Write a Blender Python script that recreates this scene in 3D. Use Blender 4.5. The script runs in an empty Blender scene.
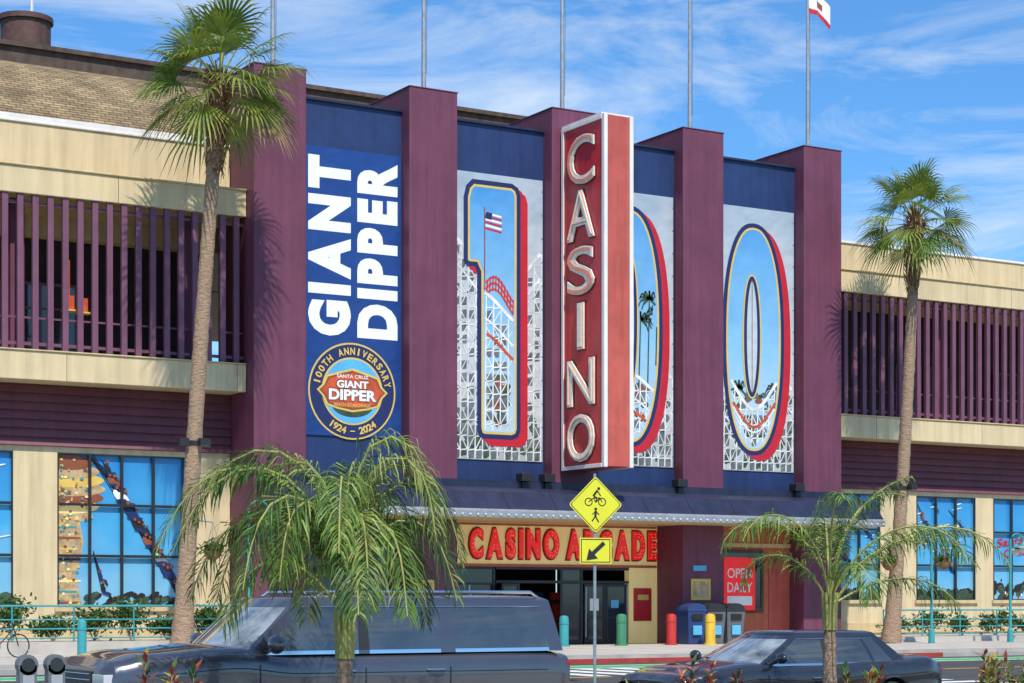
import bpy, bmesh, math, random
from mathutils import Vector, Matrix
random.seed(7)
R=math.radians
sc=bpy.context.scene
sc.view_settings.view_transform='Standard'
sc.view_settings.look='None'
sc.view_settings.exposure=0

# ---------------------------------------------------------------- materials
def mat(name,col,rough=.6,metal=0,var=.12,scale=2.0,streak=0.0,bump=0.0,bscale=30,coat=0,spec=.5,trans=0,emis=0,stretch=(1,1,1)):
    m=bpy.data.materials.new(name); m.use_nodes=True
    nt=m.node_tree; N=nt.nodes; L=nt.links
    b=N['Principled BSDF']
    b.inputs['Roughness'].default_value=rough
    b.inputs['Metallic'].default_value=metal
    b.inputs['Specular IOR Level'].default_value=spec
    if coat: 
        b.inputs['Coat Weight'].default_value=coat; b.inputs['Coat Roughness'].default_value=.04
    tc=N.new('ShaderNodeTexCoord')
    c=list(col)+[1]
    out=None
    if var>0:
        mp=N.new('ShaderNodeMapping'); mp.inputs['Scale'].default_value=stretch
        L.new(tc.outputs['Object'],mp.inputs['Vector'])
        no=N.new('ShaderNodeTexNoise'); no.inputs['Scale'].default_value=scale; no.inputs['Detail'].default_value=6; no.inputs['Roughness'].default_value=.65
        L.new(mp.outputs[0],no.inputs['Vector'])
        rp=N.new('ShaderNodeValToRGB')
        rp.color_ramp.elements[0].position=.3; rp.color_ramp.elements[1].position=.7
        rp.color_ramp.elements[0].color=[max(0,x*(1-var)) for x in col]+[1]
        rp.color_ramp.elements[1].color=[min(1,x*(1+var)) for x in col]+[1]
        L.new(no.outputs['Fac'],rp.inputs[0]); out=rp.outputs[0]
        if streak>0:
            m2=N.new('ShaderNodeMapping'); m2.inputs['Scale'].default_value=(2.6,2.6,.16)
            L.new(tc.outputs['Object'],m2.inputs['Vector'])
            n2=N.new('ShaderNodeTexNoise'); n2.inputs['Scale'].default_value=1.6; n2.inputs['Detail'].default_value=5
            L.new(m2.outputs[0],n2.inputs['Vector'])
            r2=N.new('ShaderNodeValToRGB'); r2.color_ramp.elements[0].position=.32; r2.color_ramp.elements[1].position=.62
            g=1-streak; r2.color_ramp.elements[0].color=(g,g,g,1); r2.color_ramp.elements[1].color=(1,1,1,1)
            L.new(n2.outputs['Fac'],r2.inputs[0])
            mx=N.new('ShaderNodeMix'); mx.data_type='RGBA'; mx.blend_type='MULTIPLY'; mx.inputs['Factor'].default_value=1
            L.new(out,mx.inputs[6]); L.new(r2.outputs[0],mx.inputs[7]); out=mx.outputs[2]
        L.new(out,b.inputs['Base Color'])
    else:
        b.inputs['Base Color'].default_value=c
    if bump>0:
        nb=N.new('ShaderNodeTexNoise'); nb.inputs['Scale'].default_value=bscale; nb.inputs['Detail'].default_value=4
        L.new(tc.outputs['Object'],nb.inputs['Vector'])
        bp=N.new('ShaderNodeBump'); bp.inputs['Strength'].default_value=bump; bp.inputs['Distance'].default_value=.05
        L.new(nb.outputs['Fac'],bp.inputs['Height']); L.new(bp.outputs[0],b.inputs['Normal'])
    if trans>0:
        tr=N.new('ShaderNodeBsdfTranslucent'); 
        if out: L.new(out,tr.inputs['Color'])
        else: tr.inputs['Color'].default_value=c
        ms=N.new('ShaderNodeMixShader'); ms.inputs[0].default_value=trans
        L.new(b.outputs[0],ms.inputs[1]); L.new(tr.outputs[0],ms.inputs[2])
        L.new(ms.outputs[0],N['Material Output'].inputs['Surface'])
    if emis>0:
        b.inputs['Emission Color'].default_value=c; b.inputs['Emission Strength'].default_value=emis
    return m

def gradmat(name,z0,z1,stops,var=.1,rough=.5,nscale=.8,bump=.1,bscale=1.2):
    m=bpy.data.materials.new(name); m.use_nodes=True
    nt=m.node_tree; N=nt.nodes; L=nt.links; b=N['Principled BSDF']; b.inputs['Roughness'].default_value=rough
    tc=N.new('ShaderNodeTexCoord'); sx=N.new('ShaderNodeSeparateXYZ'); L.new(tc.outputs['Object'],sx.inputs[0])
    mr=N.new('ShaderNodeMapRange'); mr.inputs[1].default_value=z0; mr.inputs[2].default_value=z1
    L.new(sx.outputs[2],mr.inputs[0])
    no=N.new('ShaderNodeTexNoise'); no.inputs['Scale'].default_value=nscale; no.inputs['Detail'].default_value=5
    L.new(tc.outputs['Object'],no.inputs['Vector'])
    ad=N.new('ShaderNodeMath'); ad.operation='MULTIPLY_ADD'; ad.inputs[1].default_value=var*2; ad.inputs[2].default_value=-var
    L.new(no.outputs['Fac'],ad.inputs[0])
    a2=N.new('ShaderNodeMath'); a2.operation='ADD'; L.new(ad.outputs[0],a2.inputs[0]); L.new(mr.outputs[0],a2.inputs[1])
    rp=N.new('ShaderNodeValToRGB'); cr=rp.color_ramp
    cr.elements[0].position=stops[0][0]; cr.elements[0].color=list(stops[0][1])+[1]
    cr.elements[1].position=stops[-1][0]; cr.elements[1].color=list(stops[-1][1])+[1]
    for p,c in stops[1:-1]:
        e=cr.elements.new(p); e.color=list(c)+[1]
    L.new(a2.outputs[0],rp.inputs[0]); L.new(rp.outputs[0],b.inputs['Base Color'])
    nb=N.new('ShaderNodeTexNoise'); nb.inputs['Scale'].default_value=bscale; nb.inputs['Detail'].default_value=2
    L.new(tc.outputs['Object'],nb.inputs['Vector'])
    bp=N.new('ShaderNodeBump'); bp.inputs['Strength'].default_value=bump; bp.inputs['Distance'].default_value=.2
    L.new(nb.outputs['Fac'],bp.inputs['Height']); L.new(bp.outputs[0],b.inputs['Normal'])
    return m

def brickmat(name,c1,c2,mortar,scale,bw,rh,rough=.8,axis='XZ'):
    m=bpy.data.materials.new(name); m.use_nodes=True
    nt=m.node_tree; N=nt.nodes; L=nt.links; b=N['Principled BSDF']; b.inputs['Roughness'].default_value=rough
    tc=N.new('ShaderNodeTexCoord'); sx=N.new('ShaderNodeSeparateXYZ'); cx=N.new('ShaderNodeCombineXYZ')
    L.new(tc.outputs['Object'],sx.inputs[0]); L.new(sx.outputs[0],cx.inputs[0]); L.new(sx.outputs[2 if axis=='XZ' else 1],cx.inputs[1])
    bk=N.new('ShaderNodeTexBrick'); bk.inputs['Color1'].default_value=list(c1)+[1]; bk.inputs['Color2'].default_value=list(c2)+[1]; bk.inputs['Mortar'].default_value=list(mortar)+[1]
    bk.inputs['Scale'].default_value=scale; bk.inputs['Brick Width'].default_value=bw; bk.inputs['Row Height'].default_value=rh; bk.inputs['Mortar Size'].default_value=.02
    L.new(cx.outputs[0],bk.inputs['Vector'])
    no=N.new('ShaderNodeTexNoise'); no.inputs['Scale'].default_value=.9; no.inputs['Detail'].default_value=6; L.new(tc.outputs['Object'],no.inputs['Vector'])
    rp=N.new('ShaderNodeValToRGB'); rp.color_ramp.elements[0].position=.35; rp.color_ramp.elements[1].position=.65
    rp.color_ramp.elements[0].color=(.55,.53,.50,1); rp.color_ramp.elements[1].color=(1,1,1,1); L.new(no.outputs['Fac'],rp.inputs[0])
    mx=N.new('ShaderNodeMix'); mx.data_type='RGBA'; mx.blend_type='MULTIPLY'; mx.inputs['Factor'].default_value=1
    L.new(bk.outputs['Color'],mx.inputs[6]); L.new(rp.outputs[0],mx.inputs[7]); L.new(mx.outputs[2],b.inputs['Base Color'])
    return m

M={}
M['maroon']=mat('maroon_stucco',(.155,.040,.080),.6,var=.17,scale=.7,streak=.22,bump=.15,bscale=18)
M['maroon_l']=mat('maroon_slat_paint',(.17,.064,.11),.55,var=.15,scale=1.5,streak=.1)
M['siding']=mat('maroon_siding',(.17,.055,.075),.6,var=.15,scale=1.2,streak=.15)
M['cream']=mat('cream_stucco',(.68,.54,.32),.8,var=.08,scale=.5,streak=.2,bump=.12,bscale=14)
M['cream_d']=mat('cream_trim',(.60,.46,.24),.75,var=.1,streak=.15)
M['navy']=mat('navy_panel',(.015,.037,.13),.5,var=.2,scale=.9,streak=.25,bump=.08,bscale=8)
M['navy2']=mat('navy_canopy_metal',(.018,.024,.06),.4,var=.3,scale=1.5,streak=.25,spec=.5)
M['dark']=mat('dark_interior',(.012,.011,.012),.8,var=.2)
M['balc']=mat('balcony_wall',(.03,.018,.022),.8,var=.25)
M['glass']=mat('dark_window_glass',(.02,.028,.035),.06,var=.3,scale=.7,spec=.8)
M['frame']=mat('black_window_frame',(.02,.02,.022),.4,var=.1)
M['alu']=mat('aluminium_frame',(.30,.31,.32),.35,metal=.8,var=.1)
M['white']=mat('white_paint',(.80,.77,.72),.5,var=.06,streak=.12)
M['shingle']=brickmat('tan_roof_shingles',(.43,.31,.15),(.27,.19,.10),(.10,.07,.045),1.0,.42,.13,.9,'XZ')
M['browntrim']=mat('weathered_brown_fascia',(.09,.06,.045),.8,var=.45,scale=2,streak=.3)
M['rust']=mat('rusty_vent_metal',(.09,.045,.035),.7,var=.4,scale=3,bump=.2)
M['flat']=mat('grey_roofing',(.2,.19,.18),.9,var=.2)
M['red']=mat('sign_red',(.56,.03,.032),.3,var=.16,scale=1.5,streak=.18,spec=.6)
M['salmon']=mat('sign_salmon_red',(.52,.10,.07),.4,var=.16,scale=1.2,streak=.2)
M['dred']=mat('sign_dark_red',(.16,.008,.01),.4,var=.1)
M['mint']=mat('neon_letter_white',(.80,.83,.70),.4,var=.15,scale=4)
M['neon']=mat('neon_tube_glass',(.85,.32,.20),.2,var=.1)
M['bred']=mat('marquee_red_glow',(.80,.012,.012),.3,var=.15,scale=6,emis=.35)  # emission added to brighten the red sign faces in the canopy shade
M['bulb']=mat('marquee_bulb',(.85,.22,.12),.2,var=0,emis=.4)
M['sgcream']=mat('marquee_cream_glow',(.80,.62,.26),.6,var=.06,streak=.08,emis=.22)  # wall is no lamp; faint glow added to lift it from canopy shade
M['terra']=mat('terracotta_paint',(.50,.13,.06),.7,var=.12,streak=.15)
M['bblue']=gradmat('giant_dipper_banner_vinyl',7.5,17.3,[(0,(.010,.044,.20)),(1,(.011,.055,.24))],var=.1,bump=.6,bscale=.9,rough=.4)
M['bgrey']=gradmat('anniversary_banner_vinyl',6.9,17.1,[(0,(.40,.41,.40)),(.3,(.55,.57,.58)),(.7,(.46,.52,.57)),(1,(.36,.44,.52))],var=.35,bump=.6,bscale=.9,nscale=.6)
M['bsky']=gradmat('printed_blue_sky',6.9,17.1,[(0,(.50,.62,.68)),(.45,(.25,.52,.74)),(1,(.05,.28,.64))],var=.16,bump=.3,bscale=.9)
M['pnavy']=mat('print_navy',(.012,.022,.11),.5,var=.05)
M['pred']=mat('print_red',(.52,.015,.03),.5,var=.12)
M['pgold']=mat('print_gold',(.70,.48,.10),.5,var=.1)
M['pwhite']=mat('print_white',(.84,.84,.84),.5,var=.06)
M['plat']=mat('print_lattice_white',(.76,.76,.73),.5,var=.25,scale=2)
M['plat2']=mat('print_lattice_grey',(.68,.68,.67),.5,var=.4,scale=2)
M['pshade']=mat('print_lattice_shadow',(.13,.15,.16),.5,var=.6,scale=3)
M['pgreen']=mat('print_tree_green',(.04,.075,.04),.6,var=.6,scale=3)
M['porange']=mat('print_orange_red',(.56,.08,.025),.5,var=.3,scale=3)
M['pbrown']=mat('print_brown',(.25,.07,.03),.5,var=.2)
M['ptan']=mat('print_tan',(.48,.33,.17),.5,var=.4,scale=5)
M['pblue']=mat('print_sky_blue',(.10,.42,.72),.3,var=.15,scale=.9,spec=.6)
M['wsky']=gradmat('window_mural_sky',1.6,6.7,[(0,(.24,.50,.66)),(.5,(.06,.35,.64)),(1,(.02,.20,.52))],var=.3,rough=.12,bump=.02)
M['asphalt']=mat('asphalt',(.06,.06,.062),.9,var=.35,scale=1.1,bump=.5,bscale=60)
M['conc']=mat('sidewalk_concrete',(.46,.42,.37),.9,var=.15,scale=.9,bump=.2,bscale=30)
M['kerb']=mat('kerb_concrete',(.36,.34,.31),.9,var=.2,scale=1.5)
M['redkerb']=mat('red_kerb_paint',(.35,.04,.03),.8,var=.3,scale=3)
M['ground']=mat('ground_dirt',(.16,.14,.10),.95,var=.3,scale=.1)
M['soil']=mat('planter_soil',(.07,.045,.03),.95,var=.4,scale=4,bump=.6)
M['paintw']=mat('road_paint_white',(.68,.68,.66),.8,var=.3,scale=3)
M['painty']=mat('road_paint_yellow',(.60,.38,.04),.8,var=.25,scale=3)
M['paintg']=mat('bike_lane_green',(.06,.36,.12),.85,var=.3,scale=3)
M['teal']=mat('teal_metal_paint',(.04,.30,.32),.4,var=.12,spec=.6)
M['black']=mat('black_plastic',(.02,.02,.022),.45,var=.1)
M['rubber']=mat('tyre_rubber',(.025,.025,.025),.85,var=.1)
M['chrome']=mat('chrome',(.75,.75,.76),.15,metal=1,var=0)
M['steel']=mat('galvanised_steel',(.40,.41,.42),.45,metal=.6,var=.2,scale=6)
M['carblack']=mat('charcoal_car_paint',(.095,.10,.12),.25,metal=.6,var=.08,scale=2,coat=1)
M['carnavy']=mat('black_car_paint',(.030,.034,.046),.25,metal=.4,var=.08,scale=2,coat=1)
M['carglass']=mat('car_window_glass',(.040,.050,.055),.02,var=.35,scale=1.6,spec=1,coat=1)
M['wscreen']=mat('windscreen_sunshade_reflection',(.22,.25,.26),.06,var=.8,scale=2.6,spec=1,coat=1)  # mottled grey base stands in for reflections and a sunshade behind the glass
M['lampw']=mat('lamp_globe_white',(.62,.62,.60),.3,var=.05)
M['rimm']=mat('alloy_rim',(.5,.5,.52),.25,metal=.9,var=0)
M['hlamp']=mat('headlamp_lens',(.55,.57,.6),.08,var=0,coat=1)
M['tlamp']=mat('tail_lamp_red',(.28,.008,.008),.1,var=0,coat=1)
M['yellow']=mat('sign_fluorescent_yellow',(.74,.70,.03),.5,var=.05)
M['byellow']=mat('yellow_bollard_paint',(.75,.48,.04),.5,var=.15,streak=.15)
M['bredp']=mat('red_bollard_paint',(.5,.03,.025),.5,var=.15,streak=.15)
M['bgreenp']=mat('green_bollard_paint',(.05,.22,.11),.5,var=.15,streak=.15)
M['bluebin']=mat('blue_bin_plastic',(.02,.05,.16),.5,var=.12)
M['greybin']=mat('grey_bin_plastic',(.11,.12,.13),.5,var=.15)
M['trunk']=mat('palm_trunk_bark',(.32,.215,.14),.95,var=.45,scale=5,bump=.9,bscale=14,stretch=(1,1,5))
M['thatch']=mat('dead_palm_thatch',(.24,.12,.055),.9,var=.5,scale=8)
M['leafA']=mat('fan_palm_green',(.10,.175,.03),.5,var=.45,scale=2.5,trans=.3)
M['leafB']=mat('fan_palm_yellow_green',(.22,.27,.04),.5,var=.4,scale=3,trans=.3)
M['leafC']=mat('palm_leaf_dry',(.30,.22,.07),.7,var=.4,scale=3,trans=.2)
M['frA']=mat('feather_palm_green',(.14,.25,.035),.45,var=.4,scale=4,trans=.35)
M['frB']=mat('feather_palm_yellow',(.34,.39,.10),.45,var=.35,scale=4,trans=.35)
M['frC']=mat('feather_palm_deep_green',(.05,.12,.022),.5,var=.4,scale=4,trans=.3)
M['stem']=mat('palm_stem',(.30,.31,.08),.6,var=.3)
M['bushA']=mat('bush_green',(.06,.12,.025),.6,var=.5,scale=5,trans=.25)
M['bushR']=mat('croton_red',(.32,.05,.025),.5,var=.5,scale=9,trans=.25)
M['bushY']=mat('croton_yellow',(.40,.28,.04),.5,var=.4,scale=9,trans=.25)

# ---------------------------------------------------------------- mesh builder
class MB:
    def __init__(s): s.v=[];s.f=[];s.m=[];s.mats=[]
    def mi(s,k):
        if k not in s.mats: s.mats.append(k)
        return s.mats.index(k)
    def face(s,pts,k):
        b=len(s.v); s.v+=[tuple(p) for p in pts]; s.f.append(tuple(range(b,b+len(pts)))); s.m.append(s.mi(k))
    def box(s,x0,x1,y0,y1,z0,z1,k):
        b=len(s.v)
        s.v+=[(x0,y0,z0),(x1,y0,z0),(x1,y1,z0),(x0,y1,z0),(x0,y0,z1),(x1,y0,z1),(x1,y1,z1),(x0,y1,z1)]
        i=s.mi(k)
        for q in ((3,2,1,0),(4,5,6,7),(0,1,5,4),(1,2,6,5),(2,3,7,6),(3,0,4,7)):
            s.f.append(tuple(b+j for j in q)); s.m.append(i)
    def tube(s,path,rad,k,n=8,caps=True):
        path=[Vector(p) for p in path]
        if not isinstance(rad,(list,tuple)): rad=[rad]*len(path)
        b=len(s.v); i=s.mi(k)
        for j,p in enumerate(path):
            if j==0: d=path[1]-path[0]
            elif j==len(path)-1: d=path[-1]-path[-2]
            else: d=path[j+1]-path[j-1]
            d.normalize(); a=Vector((0,0,1)) if abs(d.z)<.9 else Vector((1,0,0))
            u=d.cross(a).normalized(); w=d.cross(u).normalized()
            for q in range(n):
                t=2*math.pi*q/n; s.v.append(tuple(p+(u*math.cos(t)+w*math.sin(t))*rad[j]))
        for j in range(len(path)-1):
            for q in range(n):
                s.f.append((b+j*n+q,b+j*n+(q+1)%n,b+(j+1)*n+(q+1)%n,b+(j+1)*n+q)); s.m.append(i)
        if caps:
            s.f.append(tuple(b+q for q in range(n))); s.m.append(i)
            e=b+(len(path)-1)*n; s.f.append(tuple(e+q for q in reversed(range(n)))); s.m.append(i)
    def ell(s,c,rx,ry,rz,k,n=12,h=8):
        b=len(s.v); i=s.mi(k)
        for a in range(h+1):
            ph=math.pi*a/h
            for q in range(n):
                t=2*math.pi*q/n; s.v.append((c[0]+rx*math.sin(ph)*math.cos(t),c[1]+ry*math.sin(ph)*math.sin(t),c[2]+rz*math.cos(ph)))
        for a in range(h):
            for q in range(n):
                s.f.append((b+a*n+q,b+(a+1)*n+q,b+(a+1)*n+(q+1)%n,b+a*n+(q+1)%n)); s.m.append(i)
    def flat(s,pts,y,k):   # polygon on the facade plane, pts in (x,z), facing -Y
        a=0
        for i in range(len(pts)):
            x0,z0=pts[i]; x1,z1=pts[(i+1)%len(pts)]; a+=x0*z1-x1*z0
        if a<0: pts=pts[::-1]
        s.face([(x,y,z) for x,z in pts],k)
    def obj(s,name,parent=None,smooth=None,bevel=0,loc=None):
        me=bpy.data.meshes.new(name); me.from_pydata(s.v,[],s.f)
        for k in s.mats: me.materials.append(M[k])
        me.polygons.foreach_set('material_index',s.m); me.update()
        if smooth is not None:
            me.polygons.foreach_set('use_smooth',[True]*len(s.f))
            me.set_sharp_from_angle(angle=R(smooth))
        o=bpy.data.objects.new(name,me); sc.collection.objects.link(o)
        if parent: o.parent=parent
        if loc: o.location=loc
        if bevel:
            bv=o.modifiers.new('bevel','BEVEL'); bv.width=bevel; bv.segments=2; bv.limit_method='ANGLE'; bv.angle_limit=R(50)
        return o
def empty(name,loc=(0,0,0),rz=0):
    e=bpy.data.objects.new(name,None); e.location=loc; e.rotation_euler[2]=rz; sc.collection.objects.link(e); return e

_tc={}
def text_geom(s,bold=0,ext=0):
    key=(s,bold,ext)
    if key in _tc: return _tc[key]
    cu=bpy.data.curves.new('t','FONT'); cu.body=s; cu.offset=bold; cu.extrude=ext; cu.resolution_u=4
    o=bpy.data.objects.new('t',cu); sc.collection.objects.link(o)
    dg=bpy.context.evaluated_depsgraph_get(); dg.update()
    me=bpy.data.meshes.new_from_object(o.evaluated_get(dg))
    vs=[v.co.copy() for v in me.vertices]; fs=[tuple(p.vertices) for p in me.polygons]
    bpy.data.objects.remove(o); bpy.data.curves.remove(cu); bpy.data.meshes.remove(me)
    _tc[key]=(vs,fs); return vs,fs
def add_text(mb,s,org,u,v,w,h,k,bold=0,depth=.02):
    vs,fs=text_geom(s,bold,.1)
    x0=min(p.x for p in vs);x1=max(p.x for p in vs);y0=min(p.y for p in vs);y1=max(p.y for p in vs)
    org=Vector(org);u=Vector(u);v=Vector(v);n=u.cross(v)
    b=len(mb.v); i=mb.mi(k)
    for p in vs:
        mb.v.append(tuple(org+u*((p.x-x0)/(x1-x0)*w)+v*((p.y-y0)/(y1-y0)*h)+n*(depth*(p.z+.1)/.2)))
    for f in fs: mb.f.append(tuple(b+j for j in f)); mb.m.append(i)
def spaced_text(mb,s,org,u,v,w,h,k,bold,depth,gap):
    """each letter set separately so heavy weights keep a gap"""
    org=Vector(org);u=Vector(u);v=Vector(v)
    ws=[]
    for ch in s: 
        vs,_=text_geom(ch,bold,.1); ws.append(max(p.x for p in vs)-min(p.x for p in vs))
    tot=sum(ws); sc_=(w-gap*(len(s)-1))/tot; x=0
    for ch,wi in zip(s,ws):
        add_text(mb,ch,org+u*x,u,v,wi*sc_,h,k,bold,depth); x+=wi*sc_+gap

# ---------------------------------------------------------------- CASINO BUILDING
CB=empty('casino_building')
PW=.95; PC=[26.8,32.6,38.4,44.2,50.0]
TOP=19.65
mb=MB()
for i,c in enumerate(PC):
    z0=5.6 if i==2 else .1
    mb.box(c-PW,c+PW,0,3.1,z0,TOP,'maroon')
mb.obj('tower_pillars',CB,bevel=.035)
mb=MB()
for i,c in enumerate(PC): mb.box(c-PW-.02,c+PW+.02,-.02,3.12,TOP-.002,TOP+.03,'maroon')
mb.obj('pillar_cap_flashing',CB)
mb=MB()
for i in range(4):
    x0=PC[i]+PW; x1=PC[i+1]-PW
    mb.box(x0,x1,.6,.95,5.5,18.85,'navy')
    mb.box(x0,x1,.5,1.0,18.85,18.93,'navy2')
mb.obj('navy_wall_panels',CB)
mb=MB(); mb.box(25.9,50.9,3.1,12,15,17.6,'flat'); mb.box(26.0,50.8,.95,3.1,16.6,17.0,'flat'); mb.obj('tower_roof_deck',CB)

# canopy
mb=MB()
cx0,cx1=25.95,51.0
prof=[(-2.5,4.72),(-2.5,4.93),(-2.42,5.0),(-1.9,5.62),(-1.2,5.78),(-.02,5.9)]
for (y0,z0),(y1,z1),k in zip(prof,prof[1:],['steel','steel','navy2','navy2','navy2']):
    mb.face([(cx0,y0,z0),(cx1,y0,z0),(cx1,y1,z1),(cx0,y1,z1)],k)
for x in (cx0,cx1):
    mb.face([(x,y,z) for y,z in prof]+[(x,-.02,4.72)],'navy2')
mb.face([(cx0,-2.5,4.72),(cx1,-2.5,4.72),(cx1,1.7,4.72),(cx0,1.7,4.72)][::-1],'cream_d')
for i in range(13):
    x=cx0+.5+i*1.94
    mb.face([(x,-2.43,5.012),(x+.02,-2.43,5.012),(x+.02,-1.91,5.632),(x,-1.91,5.632)],'frame')
mb.box(cx0,cx1,-.02,.0,5.5,6.15,'navy2')
mb.obj('entrance_canopy',CB)
mb=MB()
for i in range(84):
    x=cx0+.1+i*(cx1-cx0-.2)/83
    mb.ell((x,-2.52,4.80),.042,.042,.042,'lampw',6,4)
mb.obj('canopy_bulbs',CB,smooth=60)
mb=MB()
for x in (37.15,43.0,36.2,48.6):
    mb.box(x-.22,x+.22,-.35,.1,6.12,6.42,'black'); mb.box(x-.05,x+.05,-.1,0,5.85,6.12,'black')
mb.obj('canopy_floodlights',CB,bevel=.02)

# ground-floor entrance
mb=MB()
WY=1.7
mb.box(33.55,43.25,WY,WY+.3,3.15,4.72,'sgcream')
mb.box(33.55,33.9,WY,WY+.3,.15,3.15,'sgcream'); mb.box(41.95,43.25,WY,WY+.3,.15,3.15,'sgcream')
mb.box(33.6,43.2,WY-.05,WY,3.12,3.22,'terra'); mb.box(33.6,43.2,WY-.04,WY,4.62,4.7,'terra')
mb.obj('entrance_sign_wall',CB)
mb=MB()
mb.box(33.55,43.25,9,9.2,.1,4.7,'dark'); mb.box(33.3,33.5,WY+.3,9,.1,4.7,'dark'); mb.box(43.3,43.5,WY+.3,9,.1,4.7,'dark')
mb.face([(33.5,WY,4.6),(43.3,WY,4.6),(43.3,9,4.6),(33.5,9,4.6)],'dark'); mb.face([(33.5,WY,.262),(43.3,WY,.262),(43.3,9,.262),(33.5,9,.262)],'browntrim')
cols=['bluebin','pred','pblue','byellow','teal','porange']
for i in range(9):
    x=34.2+i*1.0; k=cols[i%6]
    mb.box(x,x+.7,6.2,7,.27,1.9,'black'); mb.box(x+.06,x+.64,6.1,6.2,1.05,1.75,k); mb.box(x,x+.7,5.9,6.2,.8,1.0,k); mb.box(x+.02,x+.68,6.15,6.25,1.9,2.2,k)
mb.obj('arcade_interior',CB)
mb=MB()
def frame(mb,x0,x1,y,z0,z1,t,k='alu',mid=None,glass='glass'):
    mb.box(x0,x0+t,y,y+.08,z0,z1,k); mb.box(x1-t,x1,y,y+.08,z0,z1,k); mb.box(x0+t,x1-t,y,y+.08,z1-t,z1,k); mb.box(x0+t,x1-t,y,y+.08,z0,z0+t*1.6,k)
    if mid: mb.box(x0+t,x1-t,y,y+.08,mid,mid+t*.8,k)
    if glass: mb.box(x0+t,x1-t,y+.03,y+.045,z0+t*1.6,z1-t,glass)
frame(mb,33.9,36.1,WY+.05,.27,3.12,.1,'frame',2.45)
mb.box(34.98,35.06,WY+.05,WY+.12,.27,2.45,'alu')
frame(mb,36.15,36.9,WY-.35,.27,2.5,.09,'frame',1.2)
frame(mb,38.9,39.9,WY+.05,.27,3.12,.1,'frame',2.5)
frame(mb,39.95,40.9,WY+.02,.27,2.5,.1,'frame',1.2)
frame(mb,40.92,41.9,WY+.02,.27,2.5,.1,'frame',1.2)
mb.box(39.97,40.03,WY-.02,WY+.02,.5,2.4,'alu'); mb.box(41.82,41.88,WY-.02,WY+.02,.5,2.4,'alu')
mb.box(40.2,40.6,WY+.03,WY+.045,1.5,1.95,'pwhite'); mb.box(41.15,41.5,WY+.03,WY+.045,1.6,1.9,'pblue')
mb.box(36.1,41.95,WY+.0,WY+.1,2.52,2.62,'frame')
mb.box(36.1,41.95,WY+.0,WY+.1,3.02,3.12,'frame')
mb.obj('entrance_doors',CB)
mb=MB()
mb.box(42.15,42.95,WY-.06,WY-.002,1.1,2.35,'red'); mb.box(42.25,42.85,WY-.075,WY-.06,1.25,2.2,'pred'); mb.box(42.3,42.8,WY-.08,WY-.075,1.9,2.1,'pgold')
mb.box(43.6,44.5,-.04,-.003,1.9,2.7,'pgold'); mb.box(43.68,44.42,-.05,-.04,2.0,2.6,'ptan'); mb.box(43.7,44.3,-.04,-.003,3.0,3.2,'pblue')
mb.box(31.9,32.6,-.04,-.003,1.9,2.6,'pgold'); mb.box(32.0,32.5,-.05,-.04,2.0,2.5,'ptan')
mb.obj('wall_notices',CB)
# marquee lettering
mb=MB()
for word,x0,w in (('CASINO',34.95,3.8),('ARCADE',39.1,4.05)):
    spaced_text(mb,word,(x0-.04,WY-.002,3.36),(1,0,0),(0,0,1),w+.08,1.2,'dred',.08,.06,.10)
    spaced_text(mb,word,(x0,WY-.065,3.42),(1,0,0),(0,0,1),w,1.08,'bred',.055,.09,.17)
    ws=[]
    for ch in word:
        vs,_=text_geom(ch,-.0,.1); ws.append((min(p.x for p in vs),max(p.x for p in vs)))
    ws7=[]
    for ch in word:
        vs,_=text_geom(ch,.055,.1); ws7.append(max(p.x for p in vs)-min(p.x for p in vs))
    sc_=(w-.17*5)/sum(ws7); x=x0
    for ch,wi,(xa,xb) in zip(word,ws7,ws):
        vs,_=text_geom(ch,0,.1); ya=min(p.y for p in vs);yb=max(p.y for p in vs); seen=set(); W_=wi*sc_
        for p in vs:
            X=x+.09+(p.x-xa)/(xb-xa)*(W_-.18); Z=3.52+(p.y-ya)/(yb-ya)*.88; q=(round(X/.12),round(Z/.12))
            if q in seen: continue
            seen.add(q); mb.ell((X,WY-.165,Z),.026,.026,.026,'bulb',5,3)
        x+=W_+.17
mb.obj('casino_arcade_lettering',CB)
# side bays under canopy
mb=MB()
mb.box(45.15,49.05,.9,1.2,.1,4.72,'terra')
frame(mb,45.6,47.7,.82,1.4,3.85,.12,'browntrim',None)
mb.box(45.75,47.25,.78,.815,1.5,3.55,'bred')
mb.box(48.0,48.9,.86,.9,.3,3.5,'salmon')
mb.box(45.15,49.05,.84,.9,3.95,4.1,'cream_d')
add_text(mb,'OPEN',(45.9,.775,2.75),(1,0,0),(0,0,1),1.2,.38,'pwhite',.01,.01)
add_text(mb,'DAILY',(45.9,.775,2.2),(1,0,0),(0,0,1),1.2,.38,'pwhite',.01,.01)
mb.box(45.9,47.1,.77,.775,1.7,2.05,'pwhite')
mb.box(27.75,31.65,.9,1.2,.1,4.72,'maroon')
frame(mb,28.1,31.3,.82,1.2,3.9,.1,'frame',2.9)
mb.obj('side_bay_walls',CB)

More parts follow.
